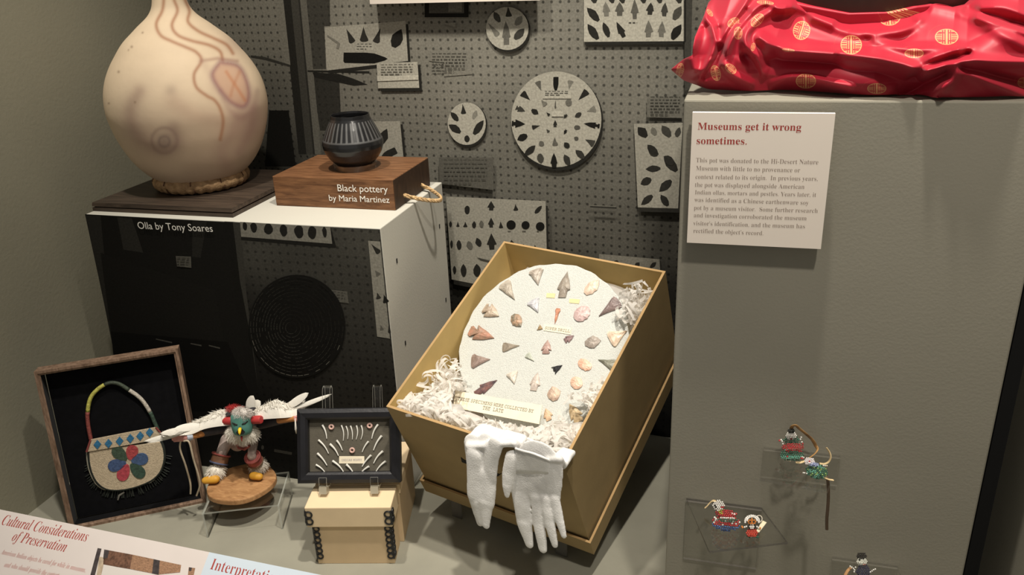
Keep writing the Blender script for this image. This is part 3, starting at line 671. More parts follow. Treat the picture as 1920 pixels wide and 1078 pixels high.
# red satin cloth
def ridge(pts, amp, w, Z=None):
    return (curve([Z(p) for p in pts] if Z else pts, 6), amp, w)
h8, h4, h2 = zm(1240, 0, 5.39), zm(1240, 0, 2.2456), zm(1600, 0, 4.49)
RID = [ridge([(350, 860), (440, 830), (560, 845), (700, 880)], .010, 9, h8), ridge([(350, 870), (430, 730), (520, 560), (555, 430), (540, 320), (470, 200), (430, 110)], .014, 8, h8),
       ridge([(900, -60), (830, 60), (760, 170), (640, 340), (600, 420)], .011, 7, h8), ridge([(1190, 60), (1040, 30), (900, 130), (760, 300), (690, 430), (650, 560), (650, 650), (720, 760), (900, 850)], .014, 8, h8),
       ridge([(1300, 60), (1150, 90), (1000, 180), (880, 300), (845, 400), (880, 500), (960, 620), (990, 780)], .013, 9, h8), ridge([(330, 700), (300, 560), (340, 380), (430, 130), (500, -40)], .012, 11, h8),
       ridge([(1000, 800), (1150, 620), (1050, 480)], .004, 8, h8),
       ridge([(1000, 380), (1140, 460), (1300, 495), (1725, 540)], .012, 9, h8), ridge([(1120, 880), (1250, 790), (1400, 765), (1560, 790), (1725, 850), (1900, 900)], .014, 10, h8),
       ridge([(1250, 70), (1400, 80), (1560, 150), (1725, 215)], .012, 10, h8),
       ridge([(520, 225), (700, 218), (860, 235), (1000, 265), (1090, 290), (1150, 250), (1250, 215)], .013, 10, h4), ridge([(640, 80), (780, 130), (900, 140), (1050, 118), (1085, 85)], .010, 11, h4),
       ridge([(900, 170), (1050, 205), (1200, 200), (1290, 205)], .008, 9, h4), ridge([(1120, 300), (1200, 275), (1290, 252), (1400, 258), (1540, 262), (1640, 262)], .014, 9, h4),
       ridge([(1140, 425), (1180, 380), (1268, 292), (1400, 350), (1530, 405)], .012, 12, h4), ridge([(1150, 20), (1300, 60), (1420, 130), (1530, 190)], .010, 14, h4),
       ridge([(1330, 70), (1430, 100), (1540, 140)], .010, 7, h4), ridge([(1350, 30), (1450, 30), (1600, 90)], .010, 10, h4),
       # hollows
       ridge([(575, 300), (575, 420), (540, 620), (440, 780)], -.012, 8, h8), ridge([(640, 600), (620, 470), (700, 300), (860, 120)], -.008, 7, h8), ridge([(860, 560), (930, 640), (1000, 820), (1050, 900)], -.016, 9, h8),
       ridge([(1160, 600), (1350, 640), (1725, 690)], -.012, 16, h8), ridge([(480, 300), (700, 300), (900, 320), (1050, 340)], -.010, 14, h4), ridge([(1060, 330), (1130, 270), (1290, 225)], -.014, 8, h4), ridge([(1270, 285), (1400, 320), (1540, 350)], -.013, 8, h4),
       ridge([(1020, 380), (1100, 350), (1200, 310)], -.02, 12, h4), ridge([(1080, 110), (1000, 170), (860, 165)], -.005, 9, h4), ridge([(1290, 40), (1420, 80), (1540, 110)], -.010, 9, h4)]
NS, NT = 520, 210
top = [(1240, 30), (1300, -60), (1420, -40), (1465, -2), (1500, 8), (1560, 23), (1620, 22), (1660, 12), (1720, 7), (1770, 14), (1800, 8), (1850, -30), (1900, -60), (2010, -60)]
bot = [(1256, 130), (1270, 152), (1300, 172), (1370, 177), (1430, 172), (1510, 177), (1600, 184), (1690, 181), (1738, 186), (1755, 195), (1795, 191), (1850, 188), (1920, 182), (2010, 180)]
lef = lambda t_: 0
xs = np.linspace(1256, 2000, NS)
tb = np.interp(xs, [p[0] for p in bot], [p[1] for p in bot]); tt = np.interp(xs, [p[0] for p in top], [p[1] for p in top])
cv = []; cpx = []
hem = []
for i in range(NS):
    hx_ = max(xs[i], 1290); hem.append(min(.90, max(.844, onZ(hx_, min(tb[i], 187), TZ).y)))
hem = np.convolve(np.pad(np.array(hem), 30, mode='edge'), np.ones(61) / 61, 'valid')
silL = lambda y: float(np.interp(y, [-60, 0, 27, 70, 103, 111, 130, 150, 165, 178, 200], [1342, 1329, 1320, 1302, 1299, 1281, 1257, 1268, 1288, 1310, 1330]))
for j in range(NT + 1):
    u = j / NT
    for i in range(NS):
        uu = min(u / .72, 1.)
        y = tb[i] + (tt[i] - tb[i]) * uu
        x = xs[i]; xl = silL(y); fr = (x - 1256) / (2000 - 1256); x = xl + (2000 - xl) * fr ** (1.0)
        Yb = hem[i] + .004 - .016 * math.sin(min(1, uu / .6) * math.pi) + .085 * max(0, uu - .45) ** 1.6 * 2.0
        P = onY(x, y, Yb)
        cv.append(P); cpx.append((x, y))
cpx = np.array(cpx); disp = np.zeros(len(cv))
for pl, amp, w in RID:
    pl = np.array(pl); D = np.full(len(cpx), 1e9)
    for a_, b_ in zip(pl[:-1], pl[1:]):
        ab = b_ - a_; s_ = np.clip(((cpx - a_) @ ab) / (ab @ ab + 1e-9), 0, 1); D = np.minimum(D, np.hypot(*(cpx - a_ - s_[:, None] * ab).T))
    disp += amp * np.exp(-(D / w) ** 2)
disp = np.clip(disp, -.02, .022)
MED = [(1503, 57, 16, 18, .3), (1596, 84, 20, 18, 0), (1668, 31, 21, 17, -.1), (1775, 69, 22, 15, 0), (1511, 152, 19, 14, 0), (1714, 100, 18, 9, 0), (1370, 129, 8, 12, -.9), (1275, 132, 7, 14, .2), (1342, 137, 9, 15, -.25), (1375, 42, 12, 8, -.6), (1384, 62, 8, 12, 0),
       (1420, 38, 15, 9, -.8), (1412, 88, 4, 8, .2), (1331, 24, 8, 4, .9), (1920, 155, 12, 10, 0), (1644, 166, 18, 10, 0), (1478, 94, 12, 3, .1), (1435, 5, 16, 4, .1)]
for gx, gy in ((1840, 110), (1890, 70), (1960, 120), (1860, 25), (1820, 175)): pass
med = np.full((len(cv), 3), 9.)
for mx_, my_, rx, ry, ro_ in MED:
    dx, dy = cpx[:, 0] - mx_, cpx[:, 1] - my_; ca, sa = math.cos(ro_), math.sin(ro_)
    lx, ly = (dx * ca + dy * sa) / rx, (-dx * sa + dy * ca) / ry; near = np.hypot(lx, ly) < 1.6
    med[near, 0], med[near, 1], med[near, 2] = lx[near], ly[near], 0
cl = MB(); fin = []
for j in range(NT + 1):
    u = j / NT
    for i in range(NS):
        k = j * NS + i; P = cv[k]; d_ = ray(*cpx[k]).normalized(); fl_ = max(0., min(1., (cpx[k][0] - 1640) / 90)); fade = fl_ + (1 - fl_) * min(1, u / .13)
        P = P - d_ * max(disp[k], -.02 * (max(0, (u - .12) / .25) + fl_)) * fade
        if u > .72:     # lies back round the pot
            q_ = (u - .72) / .28; P = P + Vector((0, .13 * q_, -.045 * q_ * q_ - .0))
            v_ = Vector((P.x - PC.x, P.y - PC.y, 0)); r_ = v_.length
            pr_ = np.interp(P.z - TZ, [z for r, z in pp[:9]], [r for r, z in pp[:9]]) + .004
            if r_ < pr_ and r_ > 1e-4: P = P + v_ * (pr_ / r_ - 1)
        if cpx[k][0] < 1736 or P.y > TY0 + .003:
            if P.z < TZ + .0022 and P.x > TX0 - .012: P.z = TZ + .0022
        elif P.z < TZ + .003 and P.y > TY0 - .006: P.y = TY0 - .006
        if P.x > .331 and P.y < 1.4: P.x = .331 - .002 * RND.random()
        fin.append(P)
cl.add(fin, [(j * NS + i, j * NS + i + 1, (j + 1) * NS + i + 1, (j + 1) * NS + i) for j in range(NT) for i in range(NS - 1)])
m, nt, b_, N, L = newmat('red_satin')
b_.inputs['Roughness'].default_value = .5; b_.inputs['Specular IOR Level'].default_value = .42; b_.inputs['Sheen Weight'].default_value = .08; b_.inputs['Anisotropic'].default_value = .4
at = N.new('ShaderNodeAttribute'); at.attribute_name = 'medallion'
sp = N.new('ShaderNodeSeparateXYZ'); L.new(at.outputs['Vector'], sp.inputs[0])
def mth(op, *a_):
    n_ = N.new('ShaderNodeMath'); n_.operation = op
    for i, x_ in enumerate(a_):
        if isinstance(x_, (int, float)): n_.inputs[i].default_value = x_
        else: L.new(x_, n_.inputs[i])
    return n_.outputs[0]
X_, Y_ = sp.outputs[0], sp.outputs[1]
R_ = mth('SQRT', mth('ADD', mth('MULTIPLY', X_, X_), mth('MULTIPLY', Y_, Y_)))
ins = mth('LESS_THAN', R_, 1.0); ring_ = mth('GREATER_THAN', R_, .91)
AX, AY = mth('ABSOLUTE', X_), mth('ABSOLUTE', Y_)
vb = mth('LESS_THAN', mth('FRACT', mth('MULTIPLY', AX, 5.2)), .5)        # upright bars in the middle
hb = mth('LESS_THAN', mth('FRACT', mth('ADD', mth('MULTIPLY', AY, 4.6), .15)), .5)   # level bars at the sides
mid_ = mth('LESS_THAN', AX, .42)
cut = mth('MULTIPLY', mth('LESS_THAN', mth('ABSOLUTE', mth('SUBTRACT', AY, .5)), .06), mth('GREATER_THAN', AX, .16))
pat = mth('ADD', mth('MULTIPLY', mid_, vb), mth('MULTIPLY', mth('SUBTRACT', 1., mid_), hb))
pat = mth('MAXIMUM', mth('MULTIPLY', pat, mth('SUBTRACT', 1., cut)), ring_)
gold = mth('MULTIPLY', mth('MINIMUM', pat, 1.), ins)
mx = N.new('ShaderNodeMix'); mx.data_type = 'RGBA'; mx.inputs['A'].default_value = (.40, .011, .030, 1); mx.inputs['B'].default_value = (.70, .36, .16, 1)
L.new(mth('MULTIPLY', gold, .8), mx.inputs['Factor']); L.new(mx.outputs['Result'], b_.inputs['Base Color'])
co = cl.build('red_satin_cloth', m, loc=(.12, .9, TZ), smooth=True)
fa = co.data.attributes.new('medallion', 'FLOAT_VECTOR', 'POINT'); fa.data.foreach_set('vector', med.astype(np.float32).ravel())
props(co, 'crumpled red satin cloth with gold round medallions heaped on the tall plinth', 'cloth')
sm = co.modifiers.new('smooth', 'SMOOTH'); sm.factor = .5; sm.iterations = 5
so = co.modifiers.new('solid', 'SOLIDIFY'); so.thickness = .0012; so.offset = -1

# ================================================================== ARCHIVAL CARTON
def eul(ax, ay, az):
    return Matrix.Rotation(az, 3, 'Z') @ Matrix.Rotation(ay, 3, 'Y') @ Matrix.Rotation(ax, 3, 'X')
RB = eul(.4234, .0263, -.2739); B0 = Vector((-.4874, .9779, .2642)); BW, BL, BD = .3006, .3786, .2249
BT = lambda x, y, z: B0 + RB @ Vector((x, y, z))
m_tan = M('tan_board', (.35, .255, .125), .7, .05, 30, .05, 300, spec=.25)
m_tan_in = M('tan_board_inside', (.52, .37, .145), .7, .05, 30, .05, 300, spec=.25)
m_edge_b = M('board_edge', (.42, .27, .12), .8, .1)
w = .004
t = thing('archival_carton', 'open tan archival carton tilted toward the viewer, full of shredded paper', 'box', BT(BW / 2, .02, -BD - .008))
cb = MB()
def slab(mb, lo, hi, m=0): mb.box(lo, hi, m, BT)
def openbox(mb, x0, y0, z0, x1, y1, z1, w, mo=0, mi=1, me_=2):
    o_ = [(x0, y0), (x1, y0), (x1, y1), (x0, y1)]; i_ = [(x0 + w, y0 + w), (x1 - w, y0 + w), (x1 - w, y1 - w), (x0 + w, y1 - w)]
    V_ = [BT(x, y, z0) for x, y in o_] + [BT(x, y, z1) for x, y in o_] + [BT(x, y, z1) for x, y in i_] + [BT(x, y, z0 + w) for x, y in i_]
    n_ = len(mb.v); mb.v += V_
    mb.f.append((n_ + 3, n_ + 2, n_ + 1, n_)); mb.m.append(mo); mb.f.append((n_ + 12, n_ + 13, n_ + 14, n_ + 15)); mb.m.append(mi)
    for a_ in range(4):
        c_ = (a_ + 1) % 4
        mb.f += [(n_ + a_, n_ + c_, n_ + 4 + c_, n_ + 4 + a_), (n_ + 4 + a_, n_ + 4 + c_, n_ + 8 + c_, n_ + 8 + a_), (n_ + 8 + a_, n_ + 8 + c_, n_ + 12 + c_, n_ + 12 + a_)]; mb.m += [mo, me_, mi]
openbox(cb, 0, 0, -BD, BW, BL, 0, w)
cb.build('carton_body', [m_tan, m_tan_in, m_edge_b], t)
ld = MB(); openbox(ld, -.007, -.007, -BD - .006, BW + .007, BL + .007, -BD + .028, .0035)
ld.build('carton_lid', [m_tan, m_tan, m_edge_b], t, label='shallow lid fitted under the carton')
hs_ = MB()
fnB = (RB @ Vector((0, -1, 0))); fpB = B0 + fnB * .0004
pl_ = [onP(x, y, fpB, fnB) for x, y in ((864, 857), (870, 862), (936, 889), (941, 887), (934, 893), (866, 866))]
hs_.prism([p for p in pl_], fnB * .0004).build('hand_slot', m_black, t)

# clear stand under the carton
t = thing('acrylic_stand', 'low clear acrylic stand holding up the tilted tan carton', 'stand', BT(BW / 2, .1, -BD - .008) * 1.0)
st = MB(); sx0, sx1, sy0, sy1, sz = .03, BW - .05, .012, .30, -BD - .0075
plate = MB().box((sx0, sy0, sz - .003), (sx1, sy1, sz), 0, BT); plate.build('sloped_plate', m_clear, t)
for x, y in ((sx0, sy0), (sx1 - .02, sy0), (sx0, sy1 - .004), (sx1 - .02, sy1 - .004)):
    a_, b2, c_, d_ = BT(x, y, sz - .003), BT(x + .02, y, sz - .003), BT(x + .02, y + .003, sz - .003), BT(x, y + .003, sz - .003)
    lg = MB(); lg.hexa([Vector((p.x, p.y, 0)) for p in (a_, b2, c_, d_)] + [a_, b2, c_, d_]); lg.build('leg', [acrylic_edge('leg_acrylic', (.22, .21, .19), .6)], t)

# foam disc
DC, DR, DTH = Vector((.1500, .21, -.04)), .1435, .35
DX, DY = RB @ Vector((1, 0, 0)), RB @ Vector((0, math.cos(DTH), math.sin(DTH))); DN = DX.cross(DY)
DCw = BT(*DC)
m_foam = M('white_foam', (.60, .615, .585), .9, .06, 500, .8, 700, spec=.3, det=1)
fd = MB(); n = 96
ro = [DCw + (DX * math.cos(2 * math.pi * i / n) + DY * math.sin(2 * math.pi * i / n)) * (DR + .0008 * math.sin(i * 1.7) + .0006 * math.sin(i * .63)) for i in range(n)]
fd.add([p - DN * .024 for p in ro] + ro, [tuple(range(n - 1, -1, -1)), tuple(range(n, 2 * n))] + [(i, (i + 1) % n, n + (i + 1) % n, n + i) for i in range(n)])
o = fd.build('foam_disc', m_foam, loc=DCw - DN * .024, bevel=.0015); props(o, 'round white foam disc of mounted arrowheads leaning in the tan carton', 'display disc')
onD = lambda x, y, h=0.: onP(x, y, DCw + DN * h, DN)
zd = zm(720, 430, 2.6946)

# arrowheads
ARW = [
 ((781, 284), (768, 203), 66, 'tri', (.37, .31, .26), (.55, .50, .44), 'grey and white arrowhead at the upper left of the tallest arrowhead on foam disc'),
 ((928, 217), (900, 346), 62, 'stem', (.24, .20, .165), (.33, .29, .24), 'tall dark grey arrowhead at twelve o\'clock on the foam disc'),
 ((1088, 258), (1018, 328), 56, 'leaf', (.62, .44, .34), (.75, .62, .50), 'cream and pink arrowhead right of the tall dark grey one on foam disc'),
 ((662, 357), (606, 272), 60, 'tri', (.38, .33, .27), (.48, .43, .36), 'grey arrowhead at the half past ten rim of foam disc'),
 ((1087, 441), (1188, 362), 66, 'tri', (.15, .105, .10), (.24, .18, .17), 'large dark purple-brown arrowhead at the two o\'clock rim of foam disc'),
 ((582, 440), (508, 398), 66, 'notch', (.38, .29, .22), (.5, .42, .33), 'tan notched arrowhead at the ten o\'clock rim of foam disc'),
 ((780, 422), (752, 358), 60, 'tri', (.50, .50, .53), (.62, .62, .65), 'pale bluish grey arrowhead left of the red drill point on foam disc'),
 ((693, 492), (652, 434), 52, 'leaf', (.16, .17, .13), (.45, .27, .17), 'green arrowhead with an orange middle, inner left on foam disc'),
 ((1036, 396), (968, 458), 70, 'oval', (.52, .36, .35), (.66, .52, .50), 'rounded mottled pink point right of the red drill point on foam disc'),
 ((864, 478), (882, 400), 24, 'drill', (.42, .17, .10), (.52, .25, .16), 'slender red drill point standing above the typed label on foam disc'),
 ((803, 504), (780, 496), 30, 'barb', (.30, .20, .10), (.38, .27, .15), 'tiny brown point touching the left end of the typed label on foam disc'),
 ((557, 550), (434, 512), 66, 'notch', (.30, .22, .16), (.40, .20, .14), 'brown notched arrowhead with reddish tip at the nine o\'clock rim of foam disc'),
 ((686, 588), (600, 598), 44, 'tri', (.24, .20, .155), (.33, .28, .22), 'narrow olive brown arrowhead pointing right, inner left on foam disc'),
 ((961, 537), (914, 566), 36, 'notch', (.20, .125, .13), (.28, .19, .19), 'small purple notched point under the right end of the typed label on foam disc'),
 ((1098, 562), (1016, 578), 58, 'leaf', (.26, .22, .19), (.40, .35, .31), 'grey diamond-shaped point on the inner right of foam disc'),
 ((1228, 515), (1142, 562), 84, 'tri', (.70, .52, .38), (.80, .68, .56), 'cream and peach arrowhead at the right rim of foam disc beside the carton wall'),
 ((829, 560), (818, 630), 48, 'notch', (.36, .23, .20), (.46, .32, .28), 'small reddish notched point just below the typed label on foam disc'),
 ((537, 658), (443, 668), 62, 'tri', (.23, .17, .14), (.33, .25, .22), 'dark brown arrowhead at the half past eight rim of foam disc'),
 ((760, 668), (722, 632), 28, 'tri', (.40, .43, .36), (.52, .54, .47), 'small pale green point left of the black arrowhead on foam disc'),
 ((902, 687), (855, 716), 40, 'barb', (.012, .012, .015), (.03, .03, .035), 'small shiny black barbed arrowhead near the middle of foam disc'),
 ((1047, 707), (986, 664), 50, 'oval', (.70, .40, .28), (.78, .52, .40), 'orange-pink oval point right of the black arrowhead on foam disc'),
 ((1083, 659), (1172, 690), 52, 'tri', (.17, .17, .13), (.25, .25, .2), 'dark green arrowhead at the right rim of foam disc, cut off by the carton wall'),
 ((660, 782), (648, 722), 56, 'tri', (.58, .52, .44), (.70, .65, .58), 'off-white arrowhead at the lower left of foam disc above the typed card'),
 ((779, 724), (755, 816), 52, 'stem', (.48, .40, .36), (.58, .52, .46), 'grey-pink arrowhead pointing up, below the black arrowhead on foam disc'),
 ((574, 762), (462, 832), 46, 'stem', (.07, .06, .075), (.22, .10, .085), 'long dark red and black arrowhead touching the typed card on foam disc'),
 ((952, 752), (995, 800), 54, 'oval', (.68, .43, .31), (.76, .55, .43), 'orange leaf-shaped point at the lower right of foam disc'),
 ((852, 795), (866, 866), 60, 'leaf', (.42, .27, .22), (.62, .50, .38), 'tan and pink point right above the end of the typed card on foam disc'),
 ((818, 905), (836, 966), 44, 'stem', (.52, .35, .22), (.62, .45, .31), 'tan point half sunk in shredded paper at the typed card\'s right end'),
 ((938, 882), (988, 972), 62, 'notch', (.50, .36, .20), (.56, .44, .28), 'long tan stemmed point at the bottom right of foam disc by the carton wall'),
]
m_st = {}
for tip, base, wd, kind, c1, c2, lab in ARW:
    T_, B_ = onD(*zd(tip)), onD(*zd(base)); ax = (B_ - T_); Ln = ax.length; ax.normalize(); sx = DN.cross(ax)
    k_ = (onD(*zd((tip[0] + 100, tip[1]))) - onD(*zd(tip))).length / 100; hw = wd * 1.1 * k_ / 2
    sh = SHAPES[kind]; dens = []
    for (a0, b0), (a1, b1) in zip(sh[:-1], sh[1:]):
        for q_ in (0, .5): dens.append((a0 + (a1 - a0) * q_, b0 + (b1 - b0) * q_))
    dens.append(sh[-1])
    out = [(a_, s_ * b_) for s_ in (1,) for a_, b_ in dens] + [(a_, -b_) for a_, b_ in reversed(dens) if b_ > 0]
    out = [(a_ + RND.uniform(-.012, .012), b_ * RND.uniform(.92, 1.06)) for a_, b_ in out]
    th = max(.0028, hw * .38)
    lay = [(1.0, .0), (1.0, th * .45), (.72, th * .85), (.36, th * 1.08)]
    vs = []
    for sc_, h_ in lay:
        for a_, b_ in out:
            a2 = .55 + (a_ - .55) * sc_; vs.append(T_ + ax * (a2 * Ln) + sx * (b_ * hw * sc_) + DN * (h_ + .0003 + (RND.uniform(-.12, .12) * th if sc_ < 1 else 0)))
    vs.append(T_ + ax * (.55 * Ln) + DN * (th * 1.12)); n_ = len(out)
    mb = MB(); fs = [(l * n_ + i, l * n_ + (i + 1) % n_, (l + 1) * n_ + (i + 1) % n_, (l + 1) * n_ + i) for l in range(3) for i in range(n_)]
    fs += [(3 * n_ + i, 3 * n_ + (i + 1) % n_, 4 * n_) for i in range(n_)] + [tuple(range(n_ - 1, -1, -1))]
    mb.add(vs, fs)
    ms = M('flint', c1, .42, .18, 110, .4, 260, c2=c2, spec=.45)
    o = fixnormals(mb.build('arrowhead', ms, loc=(T_ + B_) / 2)); props(o, lab, 'arrowhead', 'arrowheads mounted on the foam disc')

def papercard(name, lab, cat, quad, n_, th, mat, group=None):
    P_ = [Vector(p) for p in quad]; c_ = sum(P_, Vector()) / 4
    t_ = thing(name, lab, cat, c_, group)
    MB().prism(P_, n_ * th).build('card', mat, t_); return t_
dq = lambda L_, h=.0005: [onD(*zd(p), h) for p in L_]
t = papercard('typed_label', 'small cream label typed SUPER DRILL in the middle of the foam disc', 'label', dq([(808, 478), (806, 511), (944, 532), (948, 498)]), DN, .0006, m_cream)
lettering('typing', [('SUPER DRILL:', TYPEW, onD(*zd((812, 504)), .0012), onD(*zd((941, 522)), .0012), DY, 1.15)], m_blackink, t)
for q_, lab in (([(822, 322), (820, 345), (862, 347), (866, 324)], 'blank yellowish paper scrap left of the tall dark grey arrowhead on foam disc'), ([(937, 350), (936, 371), (985, 376), (990, 354)], 'blank yellowish paper scrap right of the tall dark grey arrowhead on foam disc')):
    papercard('paper_scrap', lab, 'label', dq(q_), DN, .0004, M('yellow_paper', (.80, .60, .33), .8, .05, 60), 'yellow paper scraps on the foam disc')
cn = (DN + Vector((-.1, -.5, .1))).normalized()
q_ = dq([(362, 815), (350, 900), (785, 985), (800, 890)], .016)
t = papercard('typed_card', 'long cream card typed with a note on collected specimens, sunk in the shredded paper', 'label', q_, (q_[1] - q_[0]).cross(q_[2] - q_[1]).normalized(), .0008, m_cream)
nq = (q_[1] - q_[0]).cross(q_[2] - q_[1]).normalized(); pq = q_[0] + nq * .0009
uq = (q_[0] - q_[1])
onC = lambda p: onP(*zd(p), pq, nq)
lettering('typing', [('THESE SPECIMENS WERE COLLECTED BY', TYPEW, onC((372, 862)), onC((753, 927)), uq, 1.25), ('THE  LATE', TYPEW, onC((497, 909)), onC((600, 927)), uq, 1.25)], m_blackink, t)

# shredded tissue filling the carton
m_shred = M('shredded_tissue', (.94, .92, .89), .7, .04, 60, spec=.2)
_n, _l = m_shred.node_tree.nodes, m_shred.node_tree.links
_t = _n.new('ShaderNodeBsdfTranslucent'); _t.inputs[0].default_value = (.94, .92, .89, 1); _x = _n.new('ShaderNodeMixShader'); _x.inputs[0].default_value = .6
_l.new(_n['Principled BSDF'].outputs[0], _x.inputs[1]); _l.new(_t.outputs[0], _x.inputs[2]); _l.new(_x.outputs[0], _n['Material Output'].inputs[0])
CARDPX = [(852, 731), (846, 768), (900, 782), (1012, 800), (1021, 757)]
def incard(P):
    x, y = proj(P); c_ = False; n_ = len(CARDPX)
    for (ax_, ay_), (bx_, by_) in zip(CARDPX, CARDPX[1:] + CARDPX[:1]):
        if (ay_ > y) != (by_ > y) and x < (bx_ - ax_) * (y - ay_) / (by_ - ay_) + ax_: c_ = not c_
    return c_ or any(math.hypot(x - u, y - v) < r_ for u, v, r_ in ((1040, 738, 24), (1026, 778, 17), (1078, 774, 22), (905, 725, 26), (1083, 718, 18)))
sh_ = MB(); R3 = random.Random(11)
IT = RB.transposed()
dn_l = Vector((0, -math.sin(DTH), math.cos(DTH)))
def heap(x, y):      # height of the heap in carton coordinates, below the rim
    fy = max(0, 1 - y / .11)
    return -.055 + .045 * fy ** .8 + .012 * math.sin(x * 40) * math.cos(y * 33 + 1) - (.03 if x < .03 else 0) * (1 - fy)
nx, ny = 26, 30; gv = []
for j in range(ny + 1):
    for i in range(nx + 1):
        x, y = .006 + (BW - .012) * i / nx, .006 + (BL - .012) * j / ny
        dz = DC.z + (y - DC.y) * math.tan(DTH); z = heap(x, y)
        rr = math.hypot(x - DC.x, (y - DC.y) / math.cos(DTH))
        if rr < DR + .03: z = min(z, dz - .034)
        gv.append(BT(x, y, max(z - .002, -BD + .02)))
sh_.add(gv, [(j * (nx + 1) + i, j * (nx + 1) + i + 1, (j + 1) * (nx + 1) + i + 1, (j + 1) * (nx + 1) + i) for j in range(ny) for i in range(nx)])
def ribbon(mb, c, d, Lr, wd, curl, up, rng, seg=9):
    side = d.cross(up).normalized(); pts = []; p = Vector(c); a_ = -curl / 2
    dd_ = d.copy(); uu = up.copy(); tw = rng.uniform(-.5, .5)
    L_ = []; R_l = []
    for i in range(seg + 1):
        q = i / seg; ang = curl * (q - .5); dirv = d * math.cos(ang) + up * math.sin(ang)
        s2 = side * math.cos(tw * q * 3) + (d * -math.sin(ang) + up * math.cos(ang)) * math.sin(tw * q * 3)
        L_.append(p - s2 * wd / 2); R_l.append(p + s2 * wd / 2); p = p + dirv * (Lr / seg)
    mb.add(L_ + R_l, [(i, i + 1, seg + 2 + i, seg + 1 + i) for i in range(seg)])
def put(x, y, z, n_=1):
    a_ = R3.uniform(0, 2 * math.pi); el = R3.uniform(-.16, .2)
    d_ = Vector((math.cos(a_) * math.cos(el), math.sin(a_) * math.cos(el), math.sin(el)))
    up = Vector((R3.uniform(-.5, .5), R3.uniform(-.5, .5), 1)); up = (up - d_ * up.dot(d_)).normalized()
    Lr = R3.uniform(.016, .04); cu = R3.uniform(-1, 1) * 4.6
    sub = MB(); ribbon(sub, Vector((x, y, z)) - d_ * Lr * .3, d_, Lr, R3.uniform(.003, .0058), cu, up, R3)
    mx_, mn_ = max(p.x for p in sub.v), min(p.x for p in sub.v); my_ = min(p.y for p in sub.v)
    if mx_ > BW - .005 or mn_ < .005 or my_ < .005 or max(p.y for p in sub.v) > BL - .005: return False
    for p in sub.v:      # stay off the disc face
        q_ = (p - DC).dot(dn_l)
        if -.03 < q_ < .003 and math.hypot(p.x - DC.x, (p.y - DC.y) / math.cos(DTH)) < DR + .002: return False
    W_ = [BT(*p) for p in sub.v]
    if any(incard(p) for p in W_[::3]): return False
    sh_.add(W_, sub.f); return True
k = 0
while k < 1500:      # front heap
    x, y = R3.uniform(.01, BW - .01), abs(R3.gauss(.0, .055)) + .008
    if y > .14: continue
    z = heap(x, y) + R3.uniform(-.006, .012)
    dz = DC.z + (y - DC.y) * math.tan(DTH)
    if math.hypot(x - DC.x, (y - DC.y) / math.cos(DTH)) < DR: z = max(dz + .006, z) if y < .095 else -9
    if z < -1: continue
    k += put(x, y, min(z, -.004))
k = 0
while k < 170:      # behind the disc at the upper right, and left side
    if R3.random() < .75: x, y, z = R3.uniform(.255, .294), R3.uniform(.27, .35), R3.uniform(-.05, .004)
    else: x, y, z = R3.uniform(.01, .05), R3.uniform(.06, .12), R3.uniform(-.05, -.015)
    k += put(x, y, z)
k = 0
while k < 80:
    k += put(R3.uniform(.24, .293), R3.uniform(.08, .15), R3.uniform(-.05, -.02))
ribbon(sh_, BT(.062, .012, -.002), RB @ Vector((-.8, -.6, .12)).normalized(), .028, .005, .5, RB @ Vector((0, 0, 1)), R3)
ribbon(sh_, BT(.02, .10, -.09), RB @ Vector((.1, .55, .6)).normalized(), .06, .0035, .9, RB @ Vector((-1, 0, .3)).normalized(), R3)
o = sh_.build('shredded_paper', m_shred, loc=BT(BW / 2, .05, -.06), smooth=True); props(o, 'heap of white shredded tissue paper filling the tilted tan carton', 'packing paper', kind='stuff')
P_ = onD(*zd((690, 1000)), .03); t = thing('paper_slip', 'tiny curled cream paper slip with a typed mark on the shredded paper', 'paper', P_)
sb = MB(); ribbon(sb, P_, (DX * .95 - DY * .2).normalized(), .022, .006, .8, DN, R3); sb.build('slip', m_cream, t)
lettering('typing', [('R', TYPEW, onD(*zd((688, 1004)), .0325), onD(*zd((697, 1004)), .0325), DY)], m_blackink, t)

# ================================================================== WHITE GLOVES over the carton's front rim
m_glove = M('white_cotton', (.78, .77, .755), .9, .09, 45, .25, 500, spec=.15, sheen=.3)
m_soiled = m_glove.copy(); m_soiled.name = 'soiled_cotton'
zg = zm(860, 800, 4.3136)
GX = RB @ Vector((1, 0, 0)); GN = GX.cross(Vector((0, 0, 1))).normalized()     # points at the visitor
GP = B0 + GN * .020
def onG(x, y, h=0.): return onP(*zg((x, y)), GP + GN * h, GN)
kg = (onG(500, 500) - onG(400, 500)).length / 100
_n, _l = m_soiled.node_tree.nodes, m_soiled.node_tree.links      # grubby patch across the palm
_g = _n.new('ShaderNodeNewGeometry'); _d = _n.new('ShaderNodeVectorMath'); _d.operation = 'DISTANCE'; _d.inputs[1].default_value = onG(640, 490)
_m = _n.new('ShaderNodeMapRange'); _m.inputs[1].default_value = .006; _m.inputs[2].default_value = .040; _m.inputs[3].default_value = .62; _m.inputs[4].default_value = 0
_z = _n.new('ShaderNodeTexNoise'); _z.inputs['Scale'].default_value = 90; _z.inputs['Detail'].default_value = 5
_p = _n.new('ShaderNodeMath'); _p.operation = 'MULTIPLY'; _x = _n.new('ShaderNodeMix'); _x.data_type = 'RGBA'; _x.inputs['B'].default_value = (.33, .31, .30, 1)
_b = _n['Principled BSDF']; _src = _b.inputs['Base Color'].links[0].from_socket
